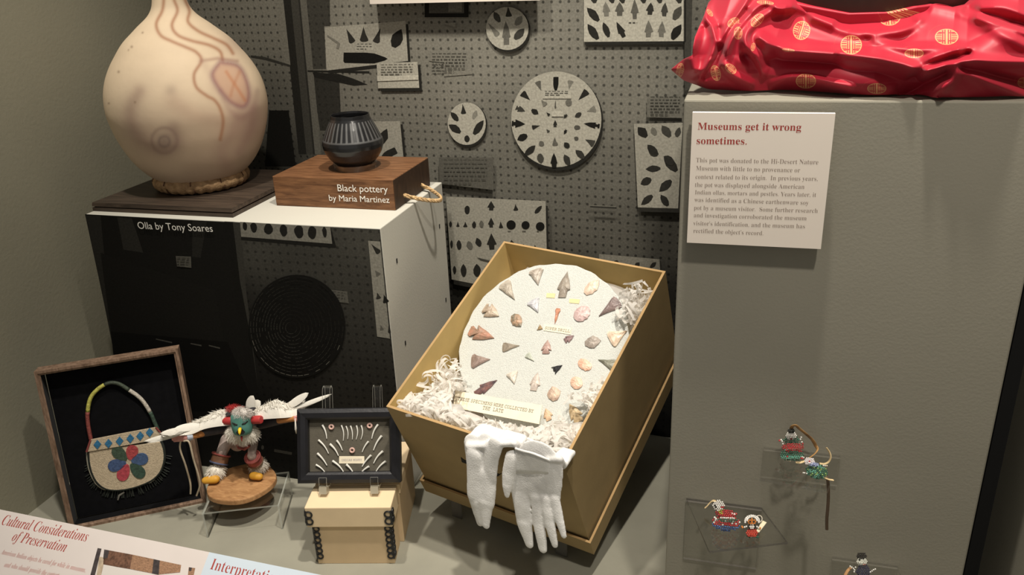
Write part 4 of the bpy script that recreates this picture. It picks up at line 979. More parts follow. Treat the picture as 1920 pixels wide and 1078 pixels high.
_l.new(_g.outputs['Position'], _d.inputs[0]); _l.new(_g.outputs['Position'], _z.inputs['Vector']); _l.new(_d.outputs['Value'], _m.inputs[0]); _l.new(_m.outputs[0], _p.inputs[0]); _l.new(_z.outputs['Fac'], _p.inputs[1])
_l.new(_p.outputs[0], _x.inputs['Factor']); _l.new(_src, _x.inputs['A']); _l.new(_x.outputs['Result'], _b.inputs['Base Color'])
def glove(name, label, caps, cuff, mat):
    mb = MB()
    for (x0, y0, r0, x1, y1, r1, *o_) in caps:
        h0, h1, fl = (o_ + [0, 0, .42])[:3] if o_ else (0, 0, .42)
        mb.capsule(onG(x0, y0, h0), onG(x1, y1, h1), r0 * kg, r1 * kg, fl, GN)
    for f_ in cuff: f_(mb)
    o = mb.build(name, mat, smooth=True)
    r = o.modifiers.new('knit', 'REMESH'); r.mode = 'VOXEL'; r.voxel_size = .0014; r.use_smooth_shade = True
    s_ = o.modifiers.new('soft', 'SMOOTH'); s_.iterations = 14; s_.factor = .5
    tx = bpy.data.textures.new('wrinkle', 'CLOUDS'); tx.noise_scale = .03; tx.noise_depth = 1
    d_ = o.modifiers.new('wrinkles', 'DISPLACE'); d_.texture = tx; d_.strength = .0016; d_.mid_level = .5; d_.texture_coords = 'LOCAL'
    props(o, label, 'glove'); return o
def over_rim(x0, x1, y, th, back=.02, drop=.012, rise=.006):
    """cloth folded over the rim: thick bar following the rim"""
    def f(mb):
        n_ = 26
        for k in range(n_):
            x = x0 + (x1 - x0) * k / (n_ - 1)
            a_ = onG(x, y, 0); lx = (IT @ (a_ - B0)).x
            top_ = BT(lx, -.002, 0) + Vector((0, 0, rise + th)); mid2 = BT(lx, .004, 0) + Vector((0, 0, rise + th)); bk = BT(lx, back, 0) + Vector((0, 0, rise * .5 - drop * .3))
            mb.capsule(a_, top_ + GN * .008, .006, .006, .8, GX.cross(Vector((0, 0, 1)))); mb.capsule(top_ + GN * .008, mid2, .006, .006, .8, GN); mb.capsule(mid2, bk, .006, .005, .8, GN)
    return f
# right glove: palm towards the viewer, four fingers hanging, thumb at its left
R_caps = [(655, 300, 172, 640, 470, 175, 0, 0, .10), (520, 260, 60, 500, 560, 72, 0, 0, .24), (610, 250, 60, 620, 560, 66, 0, 0, .24), (700, 280, 55, 705, 560, 60, 0, 0, .24), (775, 290, 55, 770, 560, 52, 0, 0, .24),
          (505, 560, 70, 530, 780, 64, 0, .003, .34), (530, 780, 64, 570, 945, 36, .003, .005, .4),
          (628, 580, 42, 650, 800, 46, .002, .004, .44), (650, 800, 46, 682, 985, 35, .004, .006, .46),
          (700, 580, 40, 735, 780, 42, .002, .005, .44), (735, 780, 42, 778, 955, 26, .005, .007, .46),
          (778, 580, 38, 812, 740, 36, .001, .004, .46), (812, 740, 36, 850, 880, 24, .004, .007, .46),
          (430, 250, 50, 400, 380, 46, .002, .004, .4), (400, 380, 46, 390, 480, 38, .004, .006, .42), (390, 480, 38, 390, 552, 24, .006, .007, .46), (460, 240, 50, 440, 500, 40, 0, 0, .3)]
glove('cotton_glove', 'white cotton glove with palm and four fingers hanging over the carton rim', R_caps, [over_rim(735, 815, 262, .0)], m_soiled)
L_caps = [(130, 150, 88, 150, 400, 78, -.004, 0, .22), (240, 150, 90, 215, 400, 88, -.004, .002, .22), (150, 400, 76, 160, 600, 80, 0, .004, .36), (225, 400, 84, 215, 600, 78, .002, .005, .36), (128, 230, 66, 120, 560, 50, .003, .006, .42),
          (160, 600, 70, 185, 770, 34, .004, .006, .42), (215, 600, 68, 222, 795, 30, .005, .008, .46), (150, 640, 56, 170, 780, 28, .003, .004, .45), (270, 180, 62, 255, 420, 50, .002, .004, .36),
          (300, 140, 55, 270, 300, 40, .003, .004, .4)]
glove('cotton_glove', 'white cotton glove bunched sideways over the rim, left of the flat one', L_caps, [over_rim(85, 300, 150, .0, .018), over_rim(320, 450, 135, .006, .006, .004, .010)], m_glove)
# open cuff of the flat glove: front edge runs on from the palm, back edge stands up behind the rim
ro_ = bpy.data.objects['cotton_glove']; NF = 18
def resample(pl, n_):
    pl = curve(pl, 6); return [pl[int(round(q * (len(pl) - 1)))] for q in np.linspace(0, 1, n_)]
hemF = resample([(462, 178), (520, 196), (600, 216), (690, 252), (735, 275)], NF); hemB = resample([(735, 268), (700, 215), (655, 155), (590, 110), (525, 97), (478, 118), (458, 158)], NF)
lowF = [(462 + 272 * q, 380) for q in np.linspace(0, 1, NF)]; lowB = lowF[::-1]
cu = MB(); NR, vs = 2 * NF, []
for l in range(6):
    q = l / 5; qb = q ** 1.5
    for i in range(NF):
        w_ = math.sin(math.pi * i / (NF - 1)); x, y = lowF[i][0] * (1 - q) + hemF[i][0] * q, lowF[i][1] * (1 - q) + hemF[i][1] * q
        vs.append(onG(x, y, .003 + .006 * w_ * (.4 + q)))
    for i in range(NF):
        w_ = math.sin(math.pi * i / (NF - 1)); x, y = lowB[i][0] * (1 - qb) + hemB[i][0] * qb, lowB[i][1] * (1 - qb) + hemB[i][1] * qb
        vs.append(onG(x, y, .002 - .034 * w_ ** .7 * qb))
cu.add(vs, [(l * NR + i, l * NR + (i + 1) % NR, (l + 1) * NR + (i + 1) % NR, (l + 1) * NR + i) for l in range(5) for i in range(NR)])
hemr = vs[5 * NR:]; cu.tube(hemr + hemr[:2], .0013, 8, caps=False)
o = cu.build('cuff', m_glove, ro_, smooth=True); so_ = o.modifiers.new('solid', 'SOLIDIFY'); so_.thickness = .0009; so_.offset = 0

# ================================================================== SMALL TAN BOXES, BLACK FRAME ON EASEL
m_box = M('cream_board', (.66, .50, .31), .75, .04, 30, .05, 200, spec=.2); m_lid = M('cream_lid', (.76, .60, .39), .75, .03, 30, .05, 200, spec=.2)
m_steel = M('black_metal_edge', (.012, .012, .013), .35, .1, spec=.5)
AZ = .2267; A0 = Vector((-.6075, .9122, 0))
AT = lambda x, y, z: A0 + Matrix.Rotation(AZ, 3, 'Z') @ Vector((x, y, z))
t = thing('metal_edge_box', 'small cream box with black metal-edged corners and an overlapping lid', 'box', AT(.064, .03, 0))
MB().box((.004, .002, .0), (.127, .050, .088), 0, AT).build('box_body', m_box, t, bevel=.0008)
lidp = MB().box((-.0025, -.004, .075), (.1315, .052, .112), 0, AT).build('lid', m_lid, t, bevel=.0015)
def edgeclip(z0, z1, x, side, n_, par):
    mb = MB(); y = -.0045 if par is lidp else .0015
    mb.box((x - .0045, y - .0006, z0), (x + .0045, y + .0006, z1), 0, AT) if False else None
    s_ = 1 if side > 0 else -1
    mb.box((x + s_ * .0003 - .0006, y - .0004, z0), (x + s_ * .0003 + .0006, y + .007, z1), 0, AT)
    mb.box((min(x, x - s_ * .0022), y - .0009, z0), (max(x, x - s_ * .0022), y + .0002, z1), 0, AT)
    for k in range(n_):
        zc = z0 + (z1 - z0) * (k + .5) / n_; c_ = AT(x - s_ * .0052, y - .0006, zc); r_ = (z1 - z0) / n_ * .42
        ex_, ez_ = AT(1, 0, 0) - AT(0, 0, 0), Vector((0, 0, 1))
        pts = [c_ + (ex_ * math.cos(q) + ez_ * math.sin(q)) * r_ for q in np.linspace(0, 2 * math.pi, 15)]
        mb.tube(pts, .0014, 6, caps=False)
        pts = [AT(x + s_ * .0008, y + .007, zc) + ((AT(0, 1, 0) - AT(0, 0, 0)) * math.cos(q) + ez_ * math.sin(q)) * r_ for q in np.linspace(0, 2 * math.pi, 13)]
        mb.tube(pts, .0012, 6, caps=False)
    return mb.build('metal_edge', m_steel, par, smooth=True, ang=50)
edgeclip(.080, .106, -.0025, -1, 2, lidp); edgeclip(.080, .106, .1315, 1, 2, lidp)
edgeclip(.010, .073, .004, -1, 6, t); edgeclip(.010, .073, .127, 1, 6, t)
t = thing('storage_box', 'longer cream box directly behind the small metal-edged box, carrying the black frame', 'box', AT(.066, .13, 0))
MB().box((.001, .054, 0), (.1335, .177, .1115), 0, AT).build('box_body', m_box, t, bevel=.001)
MB().box((-.001, .0535, .095), (.1355, .178, .1125), 0, AT).build('lid', m_lid, t, bevel=.001)

F0, FZ = Vector((-.6355, .9394, .13)), .2305
fr_up = (Vector((-.6463, .9853, .2357)) - F0); FH = fr_up.length; fr_up.normalize()
fr_x = (Vector((-.4769, .9766, .13)) - F0); FWd = fr_x.length; fr_x.normalize(); fr_n = fr_x.cross(fr_up).normalized()   # fr_n to the viewer
FT = lambda x, y, z=0.: F0 + fr_x * x + fr_up * y + fr_n * z
m_frame = M('black_frame_wood', (.010, .010, .013), .4, .2, 60, .1, 200, spec=.5)
m_mat = M('grey_mat_board', (.105, .095, .075), .9, .08, 120, .2, 400, spec=.1)
t = thing('shadow_box', 'black shadow box frame holding white tusk shells and three ring beads', 'frame', FT(FWd / 2, 0))
fm = MB(); bwid = .0165; dpt = .016
def framebars(mb, W_, H_, b_, d_, T_, ch=.35, m=0):
    o_ = [(0, 0), (W_, 0), (W_, H_), (0, H_)]
    lev = [(0, -d_), (0, -d_ * .15), (b_ * ch, 0.), (b_ * .8, -.001), (b_, -.004), (b_, -d_)]
    n_ = len(mb.v)
    for ins_, z_ in lev:
        for (x, y) in o_:
            mb.v.append(T_(x + (ins_ if x == 0 else -ins_), y + (ins_ if y == 0 else -ins_), z_))
    for l in range(len(lev) - 1):
        for i in range(4): j = (i + 1) % 4; mb.f.append((n_ + l * 4 + i, n_ + l * 4 + j, n_ + l * 4 + 4 + j, n_ + l * 4 + 4 + i)); mb.m.append(m)
framebars(fm, FWd, FH, bwid, dpt, FT); fm.build('moulding', m_frame, t)
MB().box((bwid * .6, bwid * .6, -dpt + .0005), (FWd - bwid * .6, FH - bwid * .6, -dpt + .003), 0, FT).build('mat_board', m_mat, t)
FB = FT(0, 0, -dpt + .003)
onF = lambda p, h=0.: onP(*zs_(p), FB + fr_n * h, fr_n)
zs_ = zm(560, 760, 7.184)
MB().prism([onF(p, .0001) for p in ((545, 782), (887, 782), (884, 684), (547, 684))], fr_n * .0005).build('paper_label', m_cream, t)
lettering('typing', [('INDIAN MONEY', TYPEW, onF((578, 750), .0007), onF((852, 746), .0007), fr_up, 1.1)], M('faded_ink', (.30, .27, .30), .8), t)
m_shell = M('tusk_shell', (.72, .71, .66), .4, .12, 90, spec=.4)
SH = [((318, 262), (378, 448), 30, 1, 'upper left tusk shell under the frame\'s top left corner'), ((1070, 255), (985, 448), 32, -1, 'upper right tusk shell beside the right ring bead'),
      ((575, 266), (600, 475), 22, 1.2, 'first of five slim upright cream tusk shells from the left'), ((638, 278), (660, 452), 20, 1.2, 'second of five slim upright cream tusk shells from the left'), ((698, 274), (722, 458), 22, 1, 'middle one of five slim upright cream tusk shells'), ((778, 270), (774, 458), 22, 1.4, 'fourth of five slim upright cream tusk shells from the left'), ((842, 268), (838, 458), 22, 1.6, 'last of five slim upright cream tusk shells, at the right'),
      ((265, 466), (402, 648), 30, 1, 'outer left tusk shell, second from the top in its column'), ((420, 520), (535, 678), 34, 1, 'stout tusk shell left of the paper label, above its corner'), ((510, 470), (588, 606), 30, .8, 'short tusk shell left of the middle ring bead'), ((250, 645), (380, 808), 34, .7, 'outer left tusk shell, third from the top in its column'),
      ((232, 800), (362, 912), 28, 1, 'lowest tusk shell in the frame\'s bottom left corner'), ((455, 748), (612, 908), 34, 1, 'long tusk shell below the left end of the paper label'), ((640, 795), (742, 918), 34, .7, 'tusk shell hanging just under the paper label'), ((940, 486), (856, 628), 28, -.8, 'thin tusk shell right of the middle ring bead'),
      ((1118, 410), (1008, 604), 34, -.8, 'outer right tusk shell, second from the top in its column'), ((1134, 618), (1010, 780), 34, -1, 'outer right tusk shell, third from the top in its column'), ((975, 672), (855, 824), 32, -.6, 'tusk shell at the right end of the paper label'), ((948, 822), (828, 918), 32, -.6, 'tusk shell low in the frame, right of its bottom middle'), ((1172, 752), (1032, 908), 32, -.9, 'lowest tusk shell in the frame\'s bottom right corner')]
kf = (onF((600, 500)) - onF((500, 500))).length / 100
for (x0, y0), (x1, y1), wd, cv_, lab in SH:
    a_, b2 = onF((x0, y0), .002), onF((x1, y1), .0018); ax = (b2 - a_).normalized(); sd = fr_n.cross(ax); Ln = (b2 - a_).length
    pts = [a_.lerp(b2, q) + sd * (cv_ * .07 * Ln * math.sin(math.pi * q)) for q in np.linspace(0, 1, 12)]
    rr = [wd * kf / 2 * (1 - .62 * q) for q in np.linspace(0, 1, 12)]
    mb = MB().tube(pts, rr, 10); o = mb.build('tusk_shell', m_shell, loc=(a_ + b2) / 2, smooth=True, ang=60); props(o, lab + ' in the black shadow box', 'shell', 'tusk shells in the shadow box')
for (x, y), lab in (((440, 290), 'pink ring bead left of the five upright shells in the black shadow box'), ((956, 273), 'pink ring bead right of the five upright shells in the black shadow box'), ((720, 605), 'pink ring bead in the middle of the black shadow box above the paper label')):
    c_ = onF((x, y), .002); r1, r2 = 40 * kf, 13 * kf
    mb = MB(); n_, k_ = 28, 10
    mb.add([c_ + (fr_x * math.cos(2 * math.pi * i / n_) + fr_up * math.sin(2 * math.pi * i / n_)) * ((r1 + r2) / 2 + (r1 - r2) / 2 * math.cos(2 * math.pi * j / k_)) + fr_n * (.0016 * math.sin(2 * math.pi * j / k_)) for i in range(n_) for j in range(k_)],
           [(i * k_ + j, ((i + 1) % n_) * k_ + j, ((i + 1) % n_) * k_ + (j + 1) % k_, i * k_ + (j + 1) % k_) for i in range(n_) for j in range(k_)])
    o = mb.build('ring_bead', M('pink_shell', (.58, .38, .33), .5, .15, 200), loc=c_, smooth=True); props(o, lab, 'bead', 'ring beads in the shadow box')
# clear easel: two bent straps
m_bright = acrylic_edge('bright_acrylic_edge', (.85, .86, .80), .25)
t = thing('easel', 'clear acrylic easel of two bent straps carrying the black shadow box', 'easel', FT(FWd / 2, -.012, -.03))
for x in (.036, .117):
    wd = .012
    path = [(-.010, .009), (.004, .008) , (.0045, -.002), (.0035, -.0045), (-.016, -.006), (-.019, 0.), (-.0195, FH * .5), (-.020, FH + .025), (-.021, FH + .030), (-.0245, FH + .0335), (-.031, FH + .0335), (-.0345, FH + .030), (-.0355, FH + .02), (-.047, .0), (-.0485, -.010)]
    path[0] = (.0055, .010); path[1] = (.0058, .004)
    mb = MB(); vs = []; n_ = len(path)
    for i, (d_, h_) in enumerate(path):
        p0, p1 = path[max(i - 1, 0)], path[min(i + 1, n_ - 1)]; tx, ty = p1[0] - p0[0], p1[1] - p0[1]; L_ = math.hypot(tx, ty); nx_, ny_ = -ty / L_ * .0012, tx / L_ * .0012
        for s_ in (-1, 1):
            for xx in (x, x + wd): vs.append(FT(xx, h_ + s_ * ny_, d_ + s_ * nx_))
    fs = []; mi_ = []
    for i in range(n_ - 1):
        b_ = i * 4
        for f_, m_ in (((b_, b_ + 1, b_ + 5, b_ + 4), 0), ((b_ + 2, b_ + 6, b_ + 7, b_ + 3), 0), ((b_, b_ + 4, b_ + 6, b_ + 2), 1), ((b_ + 1, b_ + 3, b_ + 7, b_ + 5), 1)): fs.append(f_); mi_.append(m_)
    fs += [(0, 2, 3, 1), (n_ * 4 - 4, n_ * 4 - 3, n_ * 4 - 1, n_ * 4 - 2)]; mi_ += [1, 1]
    mb.add(vs, fs); mb.m = mi_; mb.build('strap', [m_clear, m_bright], t)
    # thick front hook
    MB().box((x, -.0155, -.008), (x + wd, -.0045, .006), 0, FT).build('foot', [acrylic_edge('hook_acrylic', (.50, .46, .36), .35)], t)

# ================================================================== CLEAR RISER WITH WINGED DANCER FIGURE
def riser(name, label, FL, FR, BR, z, th=.003, legs=True, foot=0., edge=None, BLp=None):
    FL, FR, BR = Vector(FL), Vector(FR), Vector(BR); BLq = Vector(BLp) if BLp else FL + (BR - FR)
    t = thing(name, label, 'riser', ((FL + BR) / 2).to_2d().to_3d())
    mb = MB(); mb.prism([FL, FR, BR, BLq], (0, 0, -th), 0, 1); mb.build('top', [m_clear, edge or m_edge], t)
    for a_, b2, nm in ((FL, BLq, 'leg'), (FR, BR, 'leg')):
        g = MB(); inw = ((FL + BR) / 2 - (a_ + b2) / 2).normalized() * th
        g.prism([a_ - Vector((0, 0, th)), b2 - Vector((0, 0, th)), Vector((b2.x, b2.y, 0)), Vector((a_.x, a_.y, 0))], inw, 0, 1); g.build(nm, [m_clear, edge or m_edge], t)
    return t
KZ = .05
riser('acrylic_riser', 'clear acrylic riser under the winged dancer figure', onZ(378, 962, KZ), onZ(523, 946, KZ), onZ(542, 884, KZ), KZ)
zk, zf, zh = zm(270, 700, 3.368), zm(360, 820, 4.9), zm(380, 740, 8.986)
KC = (onZ(387.5, 920, KZ + .009) + onZ(517, 887, KZ + .009)) / 2
KR = (onZ(387.5, 920, KZ + .009) - onZ(517, 887, KZ + .009)).length / 2
KC.z = KZ + .0002
kd = thing('winged_dancer_figure', 'carved dancer figure with white feather wings and teal bird mask on round wood base', 'figurine', KC)
mb = MB(); rb = [1 + .03 * math.sin(2 * a_ + .4) + .015 * math.sin(5 * a_) for a_ in np.linspace(0, 2 * math.pi, 64, endpoint=False)]
bot_ = [KC + Vector((math.cos(a_), math.sin(a_), 0)) * KR * .98 * r_ for a_, r_ in zip(np.linspace(0, 2 * math.pi, 64, endpoint=False), rb)]
top_ = [KC + Vector((math.cos(a_), math.sin(a_), 0)) * KR * .97 * r_ + Vector((0, 0, .010)) for a_, r_ in zip(np.linspace(0, 2 * math.pi, 64, endpoint=False), rb)]
mb.add(bot_ + top_, [tuple(range(63, -1, -1)), tuple(range(64, 128))] + [(i, (i + 1) % 64, 64 + (i + 1) % 64, 64 + i) for i in range(64)])
mb.build('wood_base', wood('cottonwood_slice', (.28, .135, .055), (.50, .28, .125), 10, (5, 16, 5), .55), kd, bevel=.002)
zt_ = KC.z + .0102
LF, RF = onZ(394, 903, zt_), onZ(480, 893, zt_)
kY = (LF.y + RF.y) / 2 + .012
K_ = lambda x, y, d_=0.: onY(*zk((x, y)), kY + d_)
H_ = lambda x, y, d_=0.: onY(*zh((x, y)), kY + d_)
kp = (K_(600, 400) - K_(500, 400)).length / 100
m_leg = M('painted_leg', (.42, .31, .27), .7, .25, 60, .3, 300, c2=(.55, .46, .42)); m_skin = M('orange_wood', (.48, .20, .06), .6, .15, 40)
m_fur = M('white_fur', (.78, .74, .66), .9, .08, 80, sheen=.3); m_feather = M('white_feather', (.80, .77, .70), .8, .06, 50, .1, 300, sheen=.3)
# body with legs as one surface
mb = MB(); nf = Vector((0, -1, 0))
pelv = K_(590, 440, .030)
Lh, Rh = K_(525, 420, .022), K_(690, 430, .022); Lk, Rk = K_(492, 500, .004), K_(680, 520, .0); La, Ra = LF + Vector((.006, .012, .012)), RF + Vector((.0, .012, .012))
for a_, b2, r0, r1 in ((pelv, K_(600, 330, .028), 46, 50), (pelv, Lh, 38, 34), (pelv, Rh, 38, 28), (Lh, Lk, 36, 30), (Rh, Rk, 28, 22), (Lk, La, 30, 22), (Rk, Ra, 24, 20)): mb.capsule(a_, b2, r0 * kp, r1 * kp, .95, nf)
mb.capsule(K_(600, 330, .028), K_(540, 345, .02), 40 * kp, 26 * kp, .9, nf)
o = mb.build('body', m_leg, kd, smooth=True); r = o.modifiers.new('one', 'REMESH'); r.mode = 'VOXEL'; r.voxel_size = .0011; r.use_smooth_shade = True; o.modifiers.new('soft', 'SMOOTH').iterations = 4
def tubepart(nm, pts, r, mat, par=kd, n=12, **kw): return MB().tube(pts, r, n, **kw).build(nm, mat, par, smooth=True, ang=60)
m_sleeve = M('dark_sleeve', (.035, .032, .036), .7, .3, 60); m_beadb = M('pale_blue_band', (.45, .50, .60), .6); m_hand = M('pink_hand', (.58, .27, .24), .6, .2, 90)
mb = MB(); mb.capsule(K_(545, 342, .01), K_(365, 375, -.025), 26 * kp, 24 * kp, .9, nf); mb.build('sleeve', m_sleeve, kd, smooth=True)
tubepart('forearm', [K_(372, 375, -.024), K_(300, 395, -.042)], [21 * kp, 18 * kp], m_skin); tubepart('wristband', [K_(302, 394, -.042), K_(268, 403, -.049)], [22 * kp, 21 * kp], m_beadb)
hm = MB(); hm.capsule(K_(268, 405, -.049), K_(225, 412, -.055), 20 * kp, 18 * kp, .7, nf)
for q, (yy, ll) in enumerate(((398, 188), (408, 180), (418, 182), (427, 192))): hm.capsule(K_(228, 404 + q * 6, -.055), K_(ll, yy, -.060), 8 * kp, 6 * kp, .9, nf, 8)
hm.capsule(K_(250, 398, -.051), K_(222, 392, -.057), 8 * kp, 6 * kp, .9, nf, 8)
o = hm.build('hand', m_hand, kd, smooth=True); r = o.modifiers.new('one', 'REMESH'); r.mode = 'VOXEL'; r.voxel_size = .0008; r.use_smooth_shade = True
mb = MB(); mb.capsule(K_(700, 330, .02), K_(900, 292, .02), 26 * kp, 18 * kp, .9, nf); mb.build('sleeve', m_sleeve, kd, smooth=True)
tubepart('forearm', [K_(850, 296, .018), K_(955, 285, .016)], [18 * kp, 15 * kp], m_skin)
hm = MB(); hm.capsule(K_(955, 286, .016), K_(985, 284, .016), 16 * kp, 14 * kp, .8, nf)
for q in range(4): hm.capsule(K_(985, 278 + q * 6, .016), K_(1010 - 3 * q, 276 + q * 8, .015), 7 * kp, 5 * kp, .9, nf, 8)
hm.capsule(K_(970, 276, .014), K_(990, 266, .010), 7 * kp, 5 * kp, .9, nf, 8)
o = hm.build('hand', m_hand, kd, smooth=True); r = o.modifiers.new('one', 'REMESH'); r.mode = 'VOXEL'; r.voxel_size = .0008; r.use_smooth_shade = True
m_thong = M('leather_thong', (.52, .44, .33), .8, .1, 60)
tubepart('thong', [tuple(p) for p in curve([K_(232, 425, -.056), K_(228, 480, -.056), K_(262, 580, -.056), K_(292, 690, -.056), K_(294, 760, -.056)], 5)], 5 * kp, m_thong, n=7)
tubepart('thong', [tuple(p) for p in curve([K_(252, 428, -.056), K_(285, 435, -.056), K_(312, 540, -.056), K_(345, 650, -.056), K_(352, 710, -.056), K_(332, 772, -.056)], 5)], 5 * kp, m_thong, n=7)
# bands at the knees, fur boots, yellow moccasins
m_brown = M('brown_band', (.16, .075, .04), .7, .2, 90); m_redb = M('red_band', (.30, .07, .06), .7, .2, 90); m_blueb = M('blue_cord', (.07, .085, .15), .7); m_moc = M('yellow_moccasin', (.62, .31, .03), .55, .15, 40)
for kn, an, cb_, c2_, rr in ((Lk, La, m_brown, m_blueb, 44), (Rk, Ra, m_redb, m_brown, 38)):
    d_ = (an - kn).normalized(); p0 = kn.lerp(an, .10)
    tubepart('knee_band', [p0, p0 + d_ * 46 * kp], [rr * kp, (rr + 3) * kp], cb_, n=18)
    for s_ in (0., 46): 
        q_ = p0 + d_ * s_ * kp; a_ = d_.orthogonal().normalized(); b2 = d_.cross(a_)
        tubepart('cord', [q_ + (a_ * math.cos(u) + b2 * math.sin(u)) * (rr + 3) * kp for u in np.linspace(0, 2 * math.pi, 19)], 5 * kp, c2_ if s_ else m_redb, n=6, caps=False)
def fur(nm, c, ax, r0, n_, ln, mat, rng, par=kd, spread=1., flat=False, down=0.):
    mb = MB()
    for i in range(n_):
        u, w_ = rng.uniform(0, 2 * math.pi), math.acos(rng.uniform(-1, 1)); d_ = Vector((math.cos(u) * math.sin(w_), math.sin(u) * math.sin(w_), math.cos(w_)))
        p = Vector(c) + ax[0] * d_.x * r0[0] + ax[1] * d_.y * r0[1] + ax[2] * d_.z * r0[2]
        g = (ax[0] * d_.x + ax[1] * d_.y + ax[2] * d_.z + Vector((rng.uniform(-1, 1), rng.uniform(-1, 1), rng.uniform(-1, 1))) * .6 * spread + Vector((0, 0, -down))).normalized()
        L_ = ln * rng.uniform(.5, 1.1); s_ = g.orthogonal().normalized() * L_ * .05
        mb.add([p - s_, p + s_, p + g * L_ * .6 + Vector((0, 0, -.1 * L_)) + s_ * .7, p + g * L_ + Vector((0, 0, -.35 * L_))], [(0, 1, 2), (0, 2, 3)])
    mb.ball(c, tuple(x * .98 for x in r0), 16, 12, 0, ax)
    return mb.build(nm, mat, par)
XYZ = (Vector((1, 0, 0)), Vector((0, 1, 0)), Vector((0, 0, 1))); R5 = random.Random(5)
for ft, an, tip in ((LF, La, zk((372, 655))), (RF, Ra, zk((745, 648)))):
    fur('fur_boot', an + Vector((0, .0, .004)), XYZ, (40 * kp, 40 * kp, 30 * kp), 700, 26 * kp, m_fur, R5, down=.8)
mp1, mp2 = onZ(*zk((372, 662)), zt_ + .008), onZ(*zk((440, 668)), zt_ + .008)
m_ = MB(); m_.capsule(onZ(*zk((388, 676)), zt_ + .008), onZ(*zk((450, 668)), zt_ + .009), 20 * kp, 24 * kp, .85, Vector((0, -.5, 1)).normalized()); m_.build('moccasin', m_moc, kd, smooth=True)
m_ = MB(); m_.capsule(onZ(*zk((728, 652)), zt_ + .008), onZ(*zk((690, 646)), zt_ + .009), 20 * kp, 22 * kp, .85, Vector((0, -.5, 1)).normalized()); m_.build('moccasin', m_moc, kd, smooth=True)
# ruff, mask
fur('fur_ruff', K_(618, 374, -.004), XYZ, (86 * kp, 50 * kp, 48 * kp), 1600, 24 * kp, m_fur, R5, down=.6)
tubepart('sash', [K_(590, 445, .0), K_(600, 470, -.002), K_(635, 478, -.003), K_(665, 455, -.001)], 9 * kp, m_redb, n=8)
m_teal = M('teal_mask', (.085, .24, .20), .6, .12, 60); m_red = M('red_paint', (.42, .035, .035), .55, .12, 60); m_blk = M('black_paint', (.01, .01, .011), .5); m_yel = M('yellow_paint', (.80, .55, .02), .5)
hc, hr = H_(660, 470, -.012), (H_(810, 470) - H_(510, 470)).length / 2
tilt = Vector((0, -.45, 1)).normalized(); fwd_ = Vector((.42, -1, .34)).normalized()
mk = MB(); hp = []
for z_, r_ in ((-1.25, .0), (-1.24, .45), (-1.1, .74), (-.8, .90), (-.3, .98), (.3, 1.), (.72, .98), (.92, .85), (1.0, .5), (1.02, 0)): hp.append((z_, r_))
hx = Vector((1, .42, 0)).normalized(); hz = hx.cross(fwd_).normalized(); hz = hz if hz.z > 0 else -hz
hy_ = -fwd_
vs = []; n_ = 32
for z_, r_ in hp:
    for i in range(n_): u = 2 * math.pi * i / n_; vs.append(hc + hx * (hr * r_ * math.cos(u)) + hy_ * (hr * r_ * math.sin(u) * .95) + hz * (hr * z_ * .95))
mk.add(vs, [(l * n_ + i, l * n_ + (i + 1) % n_, (l + 1) * n_ + (i + 1) % n_, (l + 1) * n_ + i) for l in range(len(hp) - 1) for i in range(n_)])
mask = mk.build('mask', m_teal, kd, smooth=True, ang=60)
def onmask(x, z, lift=.0): u = math.asin(max(-1, min(1, x))); return hc + hx * (hr * math.sin(u) * (1 + lift)) - hy_ * (hr * math.cos(u) * .95 * (1 + lift)) + hz * (hr * z)
for s_ in (-1, 1):
    mb = MB(); mb.tube([onmask(s_ * .72, .22, .02), onmask(s_ * .45, .10, .02), onmask(s_ * .2, .02, .02)], [hr * .03, hr * .10, hr * .05], 8, flat=.5, fdir=fwd_); mb.build('eye', m_blk, mask, smooth=True)
mb = MB(); mb.prism([onmask(0, -.15, .02), onmask(-.42, -.72, .0), onmask(-.25, -.93, -.05), onmask(.25, -.93, -.05), onmask(.42, -.72, .0)][::-1], fwd_ * hr * .06); mb.build('chin_patch', m_blk, mask)
mb = MB(); mb.tube([onmask(0, -.35, .0), onmask(0, -.42, .22), onmask(0, -.66, .40), onmask(0, -.86, .42)], [hr * .16, hr * .17, hr * .12, hr * .03], 10); mb.build('beak', m_yel, mask, smooth=True)
mb = MB(); mb.tube([H_(655, 680, -.022), H_(657, 740, -.026), H_(660, 790, -.026)], [hr * .1, hr * .09, hr * .02], 8); mb.build('tongue', m_red, mask, smooth=True)
for x0, x1, y0, y1, rr in ((345, 505, 435, 435, 62), (815, 990, 425, 420, 60)):
    kk = hr / 150; mb = MB(); mb.tube([H_(x0 + 4, y0, -.004), H_(x0 + 30, y0, -.004), H_(x1 - 20, y1, -.004), H_(x1, y1, -.004)] , [rr * .8 * kk, rr * kk, rr * kk, rr * .85 * kk], 18); mb.build('ear', m_red, mask, smooth=True, ang=50)
fur('crest', H_(655, 300, -.012), XYZ, (125 * hr / 150, 80 * hr / 150, 62 * hr / 150), 700, 60 * hr / 150, M('grey_white_down', (.62, .58, .54), .9), R5)
fur('red_plume', H_(540, 230, .004), XYZ, (120 * hr / 150, 40 * hr / 150, 40 * hr / 150), 380, 60 * hr / 150, m_red, R5)
